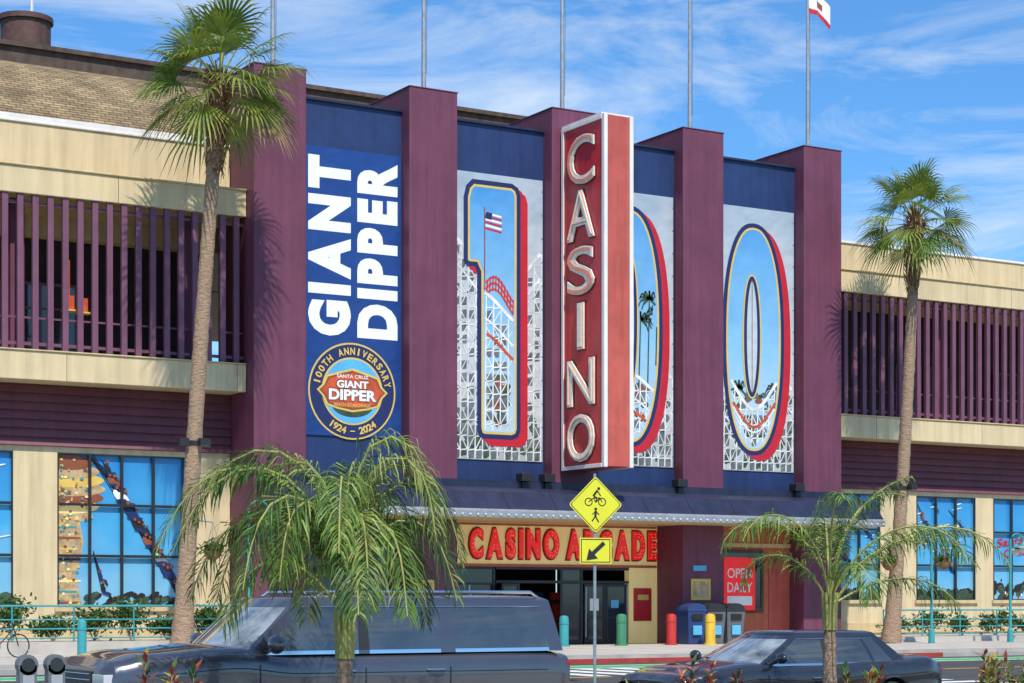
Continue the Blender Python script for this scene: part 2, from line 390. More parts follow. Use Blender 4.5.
# wings
def wing(name,x0,x1,zl0,zl1,zu0,zu1,ztop,zs,wins,wz0,wz1):
    W=empty(name); W.parent=CB
    mb=MB()
    xs=x0
    for a,b in wins:
        mb.box(xs,a,2,2.3,.1,zs,'cream'); mb.box(a,b,2,2.3,.1,wz0,'cream'); mb.box(a,b,2,2.3,wz1,zs,'cream'); xs=b
    mb.box(xs,x1,2,2.3,.1,zs,'cream')
    mb.box(x0,x1,1.93,2,.55,.95,'cream_d')
    mb.obj('ground_floor_wall',W)
    mb=MB()
    n=7; h=(zl0-zs)/n
    for i in range(n):
        z=zs+i*h
        mb.face([(x0,1.86,z+.02),(x1,1.86,z+.02),(x1,1.98,z+h),(x0,1.98,z+h)],'siding')
        mb.face([(x0,2.0,z),(x1,2.0,z),(x1,1.86,z+.02),(x0,1.86,z+.02)],'siding')
    mb.box(x0,x1,2.0,2.3,zs,zl0,'siding')
    mb.obj('maroon_siding',W)
    mb=MB()
    mb.box(x0,x1,.6,.85,zl0,zl1,'cream'); mb.box(x0,x1,.85,5,zl0+.02,zl0+.3,'cream')
    mb.box(x0,x1,.55,.9,zl1,zl1+.05,'cream_d')
    mb.box(x0,x1,.6,.85,zu0,zu1,'cream'); mb.box(x0,x1,.85,5,zu0+.02,zu0+.3,'cream_d')
    mb.box(x0,x1,.54,.9,zu1,zu1+.06,'cream_d')
    mb.box(x0,x1,2.0,2.3,zu0+.3,ztop,'cream'); mb.box(x0,x1,1.94,2.36,ztop,ztop+.1,'white')
    mb.box(x0,x1,2.3,12,ztop-.8,ztop-.6,'flat')
    mb.obj('cream_parapets',W,bevel=.02)
    mb=MB()
    x=x0+2.3
    while x<x1:
        mb.box(x,x+.018,.5985,.6,zl0+.01,zl1-.01,'browntrim'); mb.box(x+1.7,x+1.718,.5985,.6,zu0+.01,zu1-.01,'browntrim'); x+=5.8
    mb.obj('parapet_joints',W)
    mb=MB()
    z=zl1+.05
    x=x0+.2
    while x<x1-.1:
        mb.box(x,x+.19,.66,.80,z,zu0,'maroon_l'); x+=.485
    mb.box(x0,x1,.81,.86,z+.15,z+.25,'maroon_l'); mb.box(x0,x1,.81,.86,zu0-.3,zu0-.2,'maroon_l')
    mb.box(x0,x1,.9,.95,z+1.0,z+1.06,'maroon_l')
    mb.obj('balcony_slats',W)
    mb=MB()
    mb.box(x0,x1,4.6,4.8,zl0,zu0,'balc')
    x=x0+1
    while x<x1-3:
        frame(mb,x,x+1.5,4.45,zl1-.2,zl1+2.8,.09,'maroon_l',zl1+1.9); frame(mb,x+1.6,x+3.1,4.45,zl1-.2,zl1+2.8,.09,'maroon_l',zl1+1.9)
        x+=5.8
    x=x0+.8
    while x<x1:
        mb.box(x,x+.45,1.6,2.0,zl0+.3,zu0,'maroon'); x+=5.8
    mb.obj('balcony_back_wall',W)
    return W
LW=[(18.4-5.8*k-4.35,18.4-5.8*k) for k in (2,1,0)]+[(19.85,24.2)]
RWn=[(51.4,54.7),(56.7,60.05),(61.1,64.4),(66.5,69.8),(71.0,74.3)]
WL=wing('left_wing',0,25.83,8.82,9.72,14.65,15.5,17.2,6.85,LW,1.67,6.67)
WR=wing('right_wing',50.97,80,8.42,9.3,14.25,15.1,16.5,6.45,RWn,1.9,6.27)
mb=MB()
for i,(x,z) in enumerate([(19.9,11.6),(20.35,11.55)]):
    mb.box(x,x+.25,1.2,1.4,z-.4,z+.05,'porange'); mb.tube([(x+.12,1.3,z),(x+.12,1.3,z+1.2)],.02,'porange',5); mb.box(x-.1,x+.35,1.1,1.5,z-.45,z-.4,'pgold')
mb.obj('balcony_lanterns',WL)

# window murals
def mural(x0,x1,z0,z1,cols,rows,seed,par,scene=0):
    rr=random.Random(seed); mb=MB(); y=2.12
    mb.flat([(x0,z0),(x1,z0),(x1,z1),(x0,z1)],y,'wsky')
    W=x1-x0; H=z1-z0
    def cl(p): return (min(max(p[0],x0),x1),min(max(p[1],z0),z1))
    def disc(cx,cz,rx,rz,yy,k,n=24,rot=0):
        c_,s_=math.cos(rot),math.sin(rot); P=[]
        for i in range(n):
            a=rx*math.cos(2*math.pi*i/n); b=rz*math.sin(2*math.pi*i/n); P.append(cl((cx+a*c_-b*s_,cz+a*s_+b*c_)))
        mb.flat(P,yy,k)
    def rider(px_,pz_,s,j,kk,hub,yy):
        d=Vector((px_-hub[0],pz_-hub[1])).normalized(); q=(-d.y*.011,d.x*.011); L_=rr.uniform(.8,1.6)*s
        for off in (-.05,.05):
            a=(px_-d.x*L_,pz_-d.y*L_); b=(px_+off*s,pz_)
            mb.flat([cl((a[0]-q[0],a[1]-q[1])),cl((a[0]+q[0],a[1]+q[1])),(b[0]+q[0],b[1]+q[1]),(b[0]-q[0],b[1]-q[1])],yy+.008,'frame')
        rot=math.atan2(d.x,-d.y)
        disc(px_,pz_,.07*s,.15*s,yy-.0002*j,kk,8,rot); disc(px_+.10*s,pz_-.13*s,.14*s,.045*s,yy-.01-.0002*j,'pnavy',8,rot-.5)
        disc(px_+.20*s,pz_-.22*s,.035*s,.10*s,yy-.015-.0002*j,'dark',7,rot+.3); disc(px_-.01,pz_+.18*s,.045*s,.05*s,yy-.02-.0002*j,'pbrown',7)
    if scene==1:
        for j in range(7):
            t=j/6; zz=z0+H*(.60+.34*t); rx=W*(.20+.10*math.sin(t*3.1)); 
            disc(x0+W*.08,zz,rx,H*.05,y-.003*(j+1),['ptan','sgcream','pbrown','ptan','pgold','ptan','pbrown'][j])
        for j in range(60):
            disc(x0+W*rr.uniform(.0,.27),z0+H*rr.uniform(.57,.97),.05*rr.uniform(.6,1.4),.045,y-.03-.0003*j,['sgcream','pgold','pbrown','ptan','teal'][j%5],7)
        mb.flat([(x0,z0),(x0+W*.20,z0),(x0+W*.15,z0+H*.2),(x0+W*.21,z0+H*.42),(x0+W*.17,z0+H*.6),(x0,z0+H*.6)],y-.007,'ptan')
        for j in range(8):
            zz=z0+H*(.02+.07*j); w=W*(.19-.03*(j%2))
            mb.flat([(x0,zz),(x0+w,zz+.02),(x0+w*.97,zz+.08),(x0,zz+.09)],y-.013,['pbrown','teal','sgcream','ptan','pnavy','pgold'][j%6])
        for j in range(50): disc(x0+W*rr.uniform(.01,.18),z0+H*rr.uniform(.01,.58),.04*rr.uniform(.6,1.6),.05,y-.018-.0001*j,['pgold','pbrown','teal','sgcream'][j%4],7)
        hub=(x0-W*.1,z0+H*1.5)
        for j in range(26): rider(x0+W*(.34+.60*((j*.618)%1)),z0+H*(.12+.8*((j*.377+.1)%1)),rr.uniform(.9,1.6),j,['pnavy','dark','pbrown','pwhite'][j%4],hub,y-.03)
        for j in range(30): disc(x0+W*rr.uniform(.22,1),z0+H*rr.uniform(0,.08),.25*rr.random()+.05,.10,y-.02-.0003*j,['pgreen','dark'][j%2],9,rr.random())
    elif scene==0:
        for j in range(30):
            disc(x0+rr.random()*W,z0+.05+rr.random()*.25,W*.06*rr.uniform(.5,1.5),H*.05*rr.uniform(.5,1.6),y-.006-.0004*j,['pgreen','dark','pgreen'][j%3],9,rr.random())
        for j in range(14): disc(x0+rr.random()*W,z0+H*(.45+.5*rr.random()),.12+.25*rr.random(),.025,y-.022-.0003*j,'plat',10,.2)
        hub=(x0-W*.3,z0+H*1.5)
        for j in range(7): rider(x0+W*rr.uniform(.08,.92),z0+H*rr.uniform(.3,.9),rr.uniform(.7,1.2),j,['pnavy','dark','pbrown'][j%3],hub,y-.03)
    elif scene==2:
        for j in range(30): disc(x0+W*rr.random(),z0+H*rr.uniform(0,.16),W*.08*rr.uniform(.5,1.3),H*.04,y-.006-.0004*j,['pgreen','dark'][j%2],9,rr.random())
        for j in range(26): disc(x0+W*rr.random(),z0+H*(.02+.22*rr.random()),.04,.07,y-.020-.0003*j,['ptan','pnavy','pwhite','pbrown','pnavy'][j%5],8)
        add_text(mb,'Santa',(x0+.3,y-.032,z0+H*.52),(1,0,.12),(.12,0,1),W*.5,H*.085,'pred',.015,.005)
        add_text(mb,'Cruz',(x0+.7,y-.032,z0+H*.42),(1,0,.12),(.12,0,1),W*.42,H*.085,'pred',.015,.005)
    mb.obj('window_mural',par)
    mb=MB(); t=.09
    for c in range(cols+1):
        x=x0+W*c/cols; a=max(x0,x-t/2); b=min(x1,x+t/2); mb.box(a,b,1.98,2.05,z0,z1,'frame')
    for r_ in range(rows+1):
        z=z0+H*r_/rows; a=max(z0,z-t/2); b=min(z1,z+t/2); mb.box(x0,x1,1.985,2.045,a,b,'frame')
    mb.box(x0-.1,x1+.1,1.9,2.0,z0-.14,z0-.0,'cream_d')
    mb.obj('window_mullions',par)
for i,(a,b) in enumerate(LW): mural(a,b,1.67,6.67,4,3,10+i,WL,1 if i==3 else 0)
for i,(a,b) in enumerate(RWn): mural(a,b,1.9,6.27,3,3,20+i,WR,2 if i in(2,4) else 0)

# main hall roof behind
mb=MB()
n=8; pr=[]
for i in range(n+1):
    t=i/n; pr.append((4+8*t, 17.9+3.9*math.sin(t*math.pi/2*.85)/math.sin(math.pi/2*.85)))
X0,X1=-6,43.9
for (y0,z0),(y1,z1) in zip(pr,pr[1:]):
    mb.face([(X0,y0,z0),(X1,y0,z0),(X1,y1,z1),(X0,y1,z1)],'shingle')
mb.box(X0,X1,3.85,4.0,17.55,17.93,'white')
mb.box(X0,X1,4.0,12,14,17.55,'cream')
mb.box(X0-.2,X1,12.0,12.3,21.75,22.45,'browntrim'); mb.box(X0-.2,X1,11.85,26,22.45,22.62,'browntrim')
mb.box(X0,X1,12.3,26,14,22.45,'cream_d')
mb.face([(X1,y,z) for y,z in pr]+[(X1,12,17.5),(X1,4,17.5)],'cream_d')
mb.obj('hall_roof',CB)
mb=MB()
mb.tube([(22.6,14.5,22.6),(22.6,14.5,24.1)],.95,'rust',20); mb.tube([(22.6,14.5,24.1),(22.6,14.5,24.3)],1.05,'rust',20)
mb.tube([(23.3,16,22.6),(23.3,16,27)],.06,'white',6)
for x in (25,34.5,36.0,40): mb.box(x,x+.5,13.5,14,22.62,22.95,'rust')
mb.obj('roof_vent',CB,smooth=40)

# banners
BN=empty('giant_dipper_banner')
mb=MB()
bx0,bx1=27.85,31.6
mb.box(bx0,bx1,.545,.58,7.5,17.3,'bblue'); mb.obj('banner_sheet',BN)
mb=MB()
spaced_text(mb,'GIANT',(29.66,.543,10.9),(0,0,1),(-1,0,0),6.1,1.6,'pwhite',.062,.006,.2)
spaced_text(mb,'DIPPER',(31.46,.543,10.9),(0,0,1),(-1,0,0),6.1,1.55,'pwhite',.062,.006,.17)
mb.obj('banner_lettering',BN)
def circ(cx,cz,r,n=48,sz=1): return [(cx+r*math.cos(2*math.pi*i/n),cz+r*sz*math.sin(2*math.pi*i/n)) for i in range(n)]
mb=MB(); cx,cz=29.72,9.05
for j,(r,k) in enumerate([(1.66,'pgold'),(1.60,'pnavy'),(1.16,'pgold'),(1.10,'pblue')]): mb.flat(circ(cx,cz,r),.54-.004*j,k)
mb.flat(circ(cx,cz-.45,.8,30,.55),.522,'pgreen')
sh=[(-1.35,.0),(-1.15,.18),(-1.0,.5),(-.6,.62),(0,.78),(.6,.62),(1.0,.5),(1.15,.18),(1.35,0),(1.15,-.2),(1.0,-.5),(.6,-.62),(0,-.72),(-.6,-.62),(-1.0,-.5),(-1.15,-.2)]
mb.flat([(cx+a,cz+b) for a,b in sh],.518,'pgold'); mb.flat([(cx+a*.93,cz+b*.90) for a,b in sh],.514,'pbrown'); mb.flat([(cx+a*.86,cz+b*.80) for a,b in sh],.5125,'porange')
add_text(mb,'GIANT',(cx-.64,.51,cz+.06),(1,0,0),(0,0,1),1.28,.34,'pbrown',.09,.002); add_text(mb,'GIANT',(cx-.6,.506,cz+.1),(1,0,0),(0,0,1),1.2,.26,'pwhite',.04,.003)
add_text(mb,'DIPPER',(cx-.94,.51,cz-.36),(1,0,0),(0,0,1),1.88,.44,'pbrown',.09,.002); add_text(mb,'DIPPER',(cx-.9,.506,cz-.32),(1,0,0),(0,0,1),1.8,.37,'pwhite',.04,.003)
add_text(mb,'BEACH BOARDWALK',(cx-.7,.51,cz-.54),(1,0,0),(0,0,1),1.4,.12,'pgold',.01,.003)
add_text(mb,'SANTA CRUZ',(cx-.6,.51,cz+.44),(1,0,0),(0,0,1),1.2,.12,'pwhite',.01,.003)
def arctext(s,r,a0,a1,h,w,flip=False):
    for i,ch in enumerate(s):
        if ch==' ': continue
        a=R(a0+(a1-a0)*i/(len(s)-1)); d=Vector((math.cos(a),0,math.sin(a))); tdir=Vector((math.sin(a),0,-math.cos(a)))
        if flip: u=-tdir; v=-d
        else: u=tdir; v=d
        ww=w*(.35 if ch in'1I' else 1); hh=h*(.15 if ch=='-' else 1)
        o=Vector((cx,.52,cz))+d*r-u*ww/2-v*hh/2
        add_text(mb,ch,o,u,v,ww,hh,'pgold',.03,.003)
arctext('100TH ANNIVERSARY',1.37,168,12,.25,.18)
arctext('1924 - 2024',1.37,235,305,.25,.18,True)
mb.obj('anniversary_seal',BN)

def inset(pts,d):
    n=len(pts); a=0
    for i in range(n):
        x0,z0=pts[i];x1,z1=pts[(i+1)%n];a+=x0*z1-x1*z0
    sg=1 if a>0 else -1; out=[]
    for i in range(n):
        p0=Vector(pts[i-1]);p=Vector(pts[i]);p1=Vector(pts[(i+1)%n])
        e0=(p-p0).normalized();e1=(p1-p).normalized()
        n0=Vector((-e0.y,e0.x))*sg;n1=Vector((-e1.y,e1.x))*sg
        b=n0+n1; 
        l=max(.3,b.length_squared/2); b=b/l
        out.append((p.x+b.x*d,p.y+b.y*d))
    return out
def zero(cx,cz,a,b,n=56,e=2.35):
    o=[]
    for i in range(n):
        t=2*math.pi*i/n; c=math.cos(t);s=math.sin(t)
        o.append((cx+a*math.copysign(abs(c)**(2/e),c),cz+b*math.copysign(abs(s)**(2/e),s)))
    return o
def inside(p,poly):
    x,z=p;r=False;n=len(poly)
    for i in range(n):
        x0,z0=poly[i];x1,z1=poly[(i+1)%n]
        if (z0>z)!=(z1>z) and x<(x1-x0)*(z-z0)/(z1-z0)+x0: r=not r
    return r
def strip(mb,p,q,th,y,k,pred=None,seg=.18):
    p=Vector(p);q=Vector(q);L=(q-p).length
    if L<1e-4: return
    n=max(1,int(L/seg)); d=(q-p)/L; o=Vector((-d.y,d.x))*th/2
    for i in range(n):
        a=p+(q-p)*i/n;b=p+(q-p)*(i+1)/n
        if pred and not(pred(a) and pred(b)): continue
        mb.flat([tuple(a-o),tuple(b-o),tuple(b+o),tuple(a+o)],y,k)
def lattice(mb,x0,x1,z0,hill,y,k,pred,th=.05,sx=.30,sz=.55,shade=True):
    nx=int((x1-x0)/sx); xs=[x0+(x1-x0)*i/nx for i in range(nx+1)]
    if shade:
        for i in range(nx):
            m=(xs[i]+xs[i+1])/2; z=z0
            while z<hill(m)-.5:
                if ((i*7+int(z*3)*5)%11)<7 and (not pred or (pred((m-.14,z)) and pred((m+.14,z+.4)) and pred((m+.14,z)) and pred((m-.14,z+.4)))): mb.flat([(m-.11,z),(m+.11,z+.03),(m+.12,z+.34),(m-.10,z+.3)],y+.0015,'pshade')
                z+=.45
    for x in xs: strip(mb,(x,z0),(x+.05,hill(x)),th,y,k,pred)
    z=z0+.3; r=0
    while z<16:
        for i in range(nx):
            if z<min(hill(xs[i]),hill(xs[i+1])):
                strip(mb,(xs[i],z),(xs[i+1],z+.04),th*.9,y-.0005,k,pred)
                if z+sz<min(hill(xs[i]),hill(xs[i+1])):
                    if (i//2+r)%2: strip(mb,(xs[i],z),(xs[i+1],z+sz),th*.7,y-.0015,k,pred)
                    else: strip(mb,(xs[i+1],z),(xs[i],z+sz),th*.7,y-.0015,k,pred)
        z+=sz*(.9+.25*((r*7)%3)/2);r+=1
    m=40
    for i in range(m):
        a=x0+(x1-x0)*i/m;b=x0+(x1-x0)*(i+1)/m
        strip(mb,(a,hill(a)),(b,hill(b)),.13,y-.003,k,pred); strip(mb,(a,hill(a)-.9),(b,hill(b)-.9),.07,y-.0028,k,pred)
def printed_palm(mb,x,z0,h,y,pred):
    strip(mb,(x,z0),(x+.08,z0+h),.06,y,'pgreen',pred)
    for j in range(11):
        a=R(-50+j*28); L=.42
        p0=(x+.08,z0+h); p1=(p0[0]+L*math.cos(a),p0[1]+L*math.sin(a)*.7); p2=(p1[0]+.12*math.cos(a),p1[1]-.22)
        strip(mb,p0,p1,.09,y-.001,'pgreen',pred); strip(mb,p1,p2,.06,y-.001,'pgreen',pred)
def annbanner(name,x0,x1,outline,hole,hill,hill2,red,extras,seed,treeh=1.0,track=1.4):
    B=empty(name); xa,xb=x0+.06,x1-.06; z0,z1=6.9,17.1
    mb=MB(); mb.box(xa,xb,.56,.585,z0,z1,'bgrey'); mb.obj('banner_sheet',B)
    inb=lambda p:xa+.03<p[0]<xb-.03 and z0<p[1]<z1
    mb=MB(); rr=random.Random(seed)
    for i in range(90):
        x=xa+.2+(xb-xa-.4)*rr.random(); z=z0+.25+treeh*1.5*rr.random()**1.5
        r=.12+.1*rr.random(); mb.flat([(x+r*(.7+.5*rr.random())*math.cos(2*math.pi*q/9),z+r*(.7+.5*rr.random())*math.sin(2*math.pi*q/9)) for q in range(9)],.5585-.00002*i,rr.choice(['pgreen','pshade','pgreen']))
    lattice(mb,xa+.05,xb-.09,z0+.02,hill,.554,'plat2',inb)
    cl=lambda P:[(min(max(a,xa+.01),xb-.01),min(max(b,z0+.05),z1-.05)) for a,b in P]
    o=outline
    mb.flat(cl([(a+red[0],b+red[1]) for a,b in o]),.545,'pred')
    mb.flat(cl([(a+red[0]*.5,b+red[1]*.5) for a,b in o]),.543,'pred')
    mb.flat(o,.540,'pnavy')
    o2=inset(o,.17); mb.flat(o2,.537,'pgold')
    o3=inset(o,.25); mb.flat(o3,.534,'bsky')
    pin=inside
    inset_cache=inset(o,.28)
    if hole:
        h1=hole; h2=inset(hole,.06); h3=inset(hole,.20)
        pred=lambda p:pin(p,inset_cache) and not pin(p,h1)
    else: pred=lambda p:pin(p,inset_cache)
    gx0=min(p[0] for p in o3);gx1=max(p[0] for p in o3)
    rr2=random.Random(seed+5)
    for i in range(130):
        x=gx0+(gx1-gx0)*rr2.random(); z=z0+.8+2.2*rr2.random()**1.3
        if all(pin(q,inset_cache) for q in circ(x,z,.25,6)): mb.flat(circ(x,z,.10+.10*rr2.random(),7,.8),.5325-.00001*i,rr2.choice(['pgreen','pgreen','pshade','pbrown']))
    extras(mb,pred)
    lattice(mb,gx0,gx1,z0+.5,hill2,.527,'plat',pred,.05,.27,.5)
    if hole:
        mb.flat(h1,.518,'pgold'); mb.flat(h2,.515,'pnavy'); mb.flat(h3,.512,'bgrey')
    for i in range(24):
        a=xa+(xb-xa)*i/24; b=xa+(xb-xa)*(i+1)/24
        f=lambda x:hill2(x)-track
        strip(mb,(a,f(a)),(b,f(b)),.11,.5215,'porange',pred)
    mb.obj('printed_artwork',B)
    mb=MB()
    for i in range(12):
        z=z0+.4+i*(z1-z0-.8)/11
        for x in (xa+.03,xb-.03): mb.tube([(x,.60,z),(x,.552,z)],.03,'steel',6)
    mb.obj('eyelets',B)
    return B
one=[(34.1,16.2),(34.2,16.6),(34.45,16.85),(36.1,16.85),(36.35,16.72),(36.45,16.45),(36.45,8.0),(36.35,7.75),(36.1,7.65),(34.9,7.65),(34.72,7.75),(34.65,8.0),(34.65,13.55),(34.55,13.75),(34.25,13.75),(34.1,13.9)]
def ex1(mb,pred):
    y=.531
    strip(mb,(34.95,13.2),(34.95,15.9),.05,y,'pbrown',pred)
    for j in range(6): strip(mb,(34.98,15.15+j*.11),(35.65,15.05+j*.11),.07,y-.001,'pred' if j%2==0 else 'pwhite',pred,.1)
    strip(mb,(34.98,15.62),(35.25,15.58),.24,y-.002,'pnavy',pred,.1)
    for i in range(12):
        a=34.8+i*.12
        for dz in (0,.22,.44): strip(mb,(a,12.5+dz+.5*math.sin(i*.35)),(a+.12,12.5+dz+.5*math.sin((i+1)*.35)),.08,y-.0025,'porange',pred,.08)
        strip(mb,(a,12.45+.5*math.sin(i*.35)),(a+.02,13.0+.5*math.sin(i*.35)),.05,y-.0027,'pred',pred,.1)
annbanner('hundred_banner',33.55,37.45,one,None,lambda x:14.0+.9*math.sin((x-33.0)*1.3+1.2),lambda x:12.3+.6*math.sin((x-33.6)*1.5),(.3,-.25),ex1,1)
def ex2(mb,pred):
    for x,h in ((42.0,3.4),(42.35,2.9),(41.6,2.6)): printed_palm(mb,x,9.8,h,.531,pred)
annbanner('hundred_banner',39.35,43.25,zero(41.2,12.1,1.5,4.5),zero(41.15,12.3,.42,2.6),lambda x:11.0+.9*math.cos((x-41)*1.2),lambda x:9.9+.5*math.cos((x-41)*1.5),(.32,-.2),ex2,2,1.5)
def ex3(mb,pred): 
    for x in (46.2,48.0): printed_palm(mb,x,9.2,.9,.531,pred)
annbanner('hundred_banner',45.15,49.05,zero(47.0,12.0,1.5,4.5),zero(46.9,12.1,.45,2.4),lambda x:9.9-.6*math.cos((x-46.5)*1.8),lambda x:10.0-.7*math.cos((x-47.0)*1.9),(.32,-.2),ex3,3,1.9,.7)

# blade sign
BS=empty('casino_blade_sign')
mb=MB(); sx0,sx1,sy0,sy1,sz0,sz1=37.78,39.02,-2.85,-.12,6.55,18.9
mb.box(sx0+.03,sx1-.03,sy0+.03,sy1,sz0+.03,sz1-.03,'red')
mb.box(sx0+.16,sx1-.16,sy0-.0,sy0+.03,sz0+.03,sz1-.03,'salmon')
for (a,b) in ((sx0,sx0+.15),(sx1-.15,sx1)): mb.box(a,b,sy0-.05,sy0+.12,sz0,sz1,'white')
mb.box(sx0,sx1,sy0+.12,sy1,sz1-.03,sz1+.06,'white')
for x,s in ((sx0,-1),(sx1,1)):
    xa,xb=(x-.02,x+.03) if s<0 else (x-.03,x+.02)
    mb.box(xa,xb,sy0+.12,sy1,sz1-.17,sz1-.03,'white'); mb.box(xa,xb,sy0+.12,sy1,sz0,sz0+.14,'white'); mb.box(xa,xb,sy1-.14,sy1+.002,sz0+.14,sz1-.17,'white')
mb.box(38.1,38.7,sy1,0.0,8,8.3,'frame'); mb.box(38.1,38.7,sy1,0.0,12,12.3,'frame'); mb.box(38.1,38.7,sy1,0.0,17,17.3,'frame')
mb.obj('sign_cabinet',BS,bevel=.01)
mb=MB()
zs=[(18.4,1.75),(16.45,1.75),(14.45,1.7),(12.45,1.65),(10.45,1.65),(8.5,1.7)]
for ch,(zt,h) in zip('CASINO',zs):
    w=1.75 if ch!='I' else .42
    yc=-1.43
    for s in (-1,1):
        u=Vector((0,-1,0)) if s<0 else Vector((0,1,0))
        x=sx0+.028 if s<0 else sx1-.028
        o=Vector((x,yc,zt-h))-u*w/2
        n=Vector((s,0,0))
        add_text(mb,ch,o-u*.05-Vector((0,0,.05)),u,(0,0,1),w+.1,h+.1,'dred',.03,.03)
        add_text(mb,ch,o+n*.03,u,(0,0,1),w,h,'mint',.016,.05)
        add_text(mb,ch,o+n*.085+u*.06+Vector((0,0,.06)),u,(0,0,1),w-.12,h-.12,'neon',-.024,.025)
        if ch not in 'CS': add_text(mb,ch,o+n*.112+u*.08+Vector((0,0,.08)),u,(0,0,1),w-.16,h-.16,'mint',-.032,.02)
mb.obj('sign_letters',BS)

# flagpoles
for i,(c,t) in enumerate(zip(PC,(27,27.5,27.5,27.2,26.4))):
    x=c+.3; mb=MB()
    mb.tube([(x,1.3,TOP-.3),(x,1.3,TOP+3),(x,1.3,t)],[.09,.075,.05],'steel',10); mb.tube([(x,1.3,TOP),(x,1.3,TOP+.15)],.2,'steel',12); mb.ell((x,1.3,t+.08),.11,.11,.11,'pgold')
    mb.tube([(x+.11,1.3,TOP+.9),(x+.13,1.3,TOP+3.5),(x+.07,1.3,t-.1)],.008,'frame',4)
    mb.obj('flagpole' ,smooth=40)
mb=MB(); fx=50.36; nx,nz=12,13
def fp(i,j):
    u=i/nx; return (fx+.95*u, 1.3-.12*math.sin(u*7)-.1*u, 26.3-.068*j-.62*u*u-.1*math.sin(u*6+j*.05))
for i in range(nx):
    for j in range(nz):
        k='pred' if j>=10 or (i in(2,3) and j in(1,2)) else ('pbrown' if (4<=i<=8 and 4<=j<=7) else 'pwhite')
        mb.face([fp(i,j),fp(i+1,j),fp(i+1,j+1),fp(i,j+1)],k)
mb.obj('flag',smooth=80)
mb=MB(); mb.tube([(51.6,2.1,16.5),(51.6,2.1,17.7)],.05,'steel',6); mb.ell((51.5,2.0,17.4),.18,.12,.28,'rust',10); mb.ell((51.75,1.95,17.55),.14,.1,.14,'lampw',10)
mb.obj('rooftop_siren',smooth=50)

# ---------------------------------------------------------------- GROUND
mb=MB(); mb.face([(-2500,-2500,-.15),(2500,-2500,-.15),(2500,2500,-.15),(-2500,2500,-.15)],'ground'); mb.obj('ground')
mb=MB(); mb.face([(-150,-41,0),(200,-41,0),(200,-11,0),(-150,-11,0)],'asphalt'); mb.obj('road')
mb=MB(); mb.box(-150,200,-10.75,30,-.1,.25,'conc')
for i in range(-10,60): mb.box(i*2.0,i*2.0+.02,-10.7,-2.4,.25,.2535,'kerb')
for y in (-8.5,-6,-4): mb.box(-20,120,y,y+.02,.25,.2532,'kerb')
mb.obj('sidewalk')
mb=MB(); mb.box(-150,200,-11.0,-10.75,-.1,.14,'kerb'); mb.box(-150,200,-10.752,-10.7,.1,.254,'kerb')
mb.box(30,46,-11.003,-10.85,0,.143,'redkerb')
mb.obj('kerb')
mb=MB(); mb.box(-150,200,-58,-41.2,-.1,.14,'conc'); mb.box(-150,200,-41.2,-41,-.1,.145,'kerb'); mb.obj('near_sidewalk')
mb=MB(); mb.box(13.3,40,-41,-38.2,-.1,.15,'kerb'); mb.box(13.5,39.8,-42.5,-38.4,.1,.22,'soil'); mb.box(5.6,13.0,-43.4,-41.3,.1,.22,'soil'); mb.obj('planter_bed')
mb=MB()
mb.box(-100,150,-14.2,-12.6,.0,.004,'paintg')
mb.box(-100,150,-12.55,-12.42,0,.006,'paintw'); mb.box(-100,150,-14.4,-14.27,0,.006,'paintw')
mb.box(16.5,24,-25.5,-19.7,0,.004,'paintg')
for i in range(9): mb.box(24.4+i*1.15,25.0+i*1.15,-19,-14.6,0,.006,'paintw')
for i in range(22): mb.box(-60+i*7,-57+i*7,-19.6,-19.45,0,.005,'painty')
for i in range(12): mb.box(30+i*.0,33,-36+i*1.2,-35.5+i*1.2,0,.006,'paintw')
mb.obj('road_markings')
mb=MB(); mb.box(-5,25.2,-1.6,2,.2,.62,'conc'); mb.obj('left_terrace',CB)
mb=MB(); mb.box(51.6,80,-1.6,2,.2,.45,'conc'); mb.obj('right_terrace',CB)
def railing(x0,x1,y,z0,z1):
    mb=MB(); n=int((x1-x0)/1.9); 
    for i in range(n+1):
        x=x0+(x1-x0)*i/n; mb.tube([(x,y,z0),(x,y,z1)],.03,'teal',6)
    for z in (z0+.12,z0+.4,z0+.68,z1): mb.tube([(x0,y,z),(x1,y,z)],.026 if z<z1 else .036,'teal',6)
    mb.obj('teal_railing',smooth=60)
railing(2,25.0,-1.5,.62,1.72); railing(51.8,78,-1.5,.45,1.5)

# ---------------------------------------------------------------- plants
def leaf_mass(mb,c,rx,ry,rz,n,size,keys,rr):
    for i in range(n):
        th=rr.random()*6.283; u=rr.random()*2-1; r=rr.random()**.4*(.75+.35*math.sin(th*3+u*4))
        p=Vector((c[0]+rx*r*math.cos(th)*math.sqrt(1-u*u),c[1]+ry*r*math.sin(th)*math.sqrt(1-u*u),c[2]+rz*r*u))
        d=Vector((rr.gauss(0,1),rr.gauss(0,1),rr.gauss(.3,.8))).normalized(); s=d.cross(Vector((rr.gauss(0,1),rr.gauss(0,1),rr.gauss(0,1)))).normalized()
        L=size*(.6+.8*rr.random()); w=L*.22
        mb.face([p,p+d*L*.45+s*w,p+d*L,p+d*L*.45-s*w],rr.choice(keys))
def bush(name,x,y,z,rx,ry,h,n,size,keys,seed):
    rr=random.Random(seed); mb=MB()
    for i in range(4):
        a=rr.random()*6.28; mb.tube([(x,y,z),(x+rx*.4*math.cos(a),y+ry*.4*math.sin(a),z+h*.6)],[.025,.01],'trunk',5)
    for j in range(5):
        leaf_mass(mb,(x+rr.uniform(-.5,.5)*rx,y+rr.uniform(-.4,.4)*ry,z+h*rr.uniform(.4,.62)),rx*.62,ry*.62,h*.42,n//5,size,keys,rr)
    mb.obj(name)
xs=[14.5,16.2,17.6,18.9,20.2,21.4,22.6,23.8]
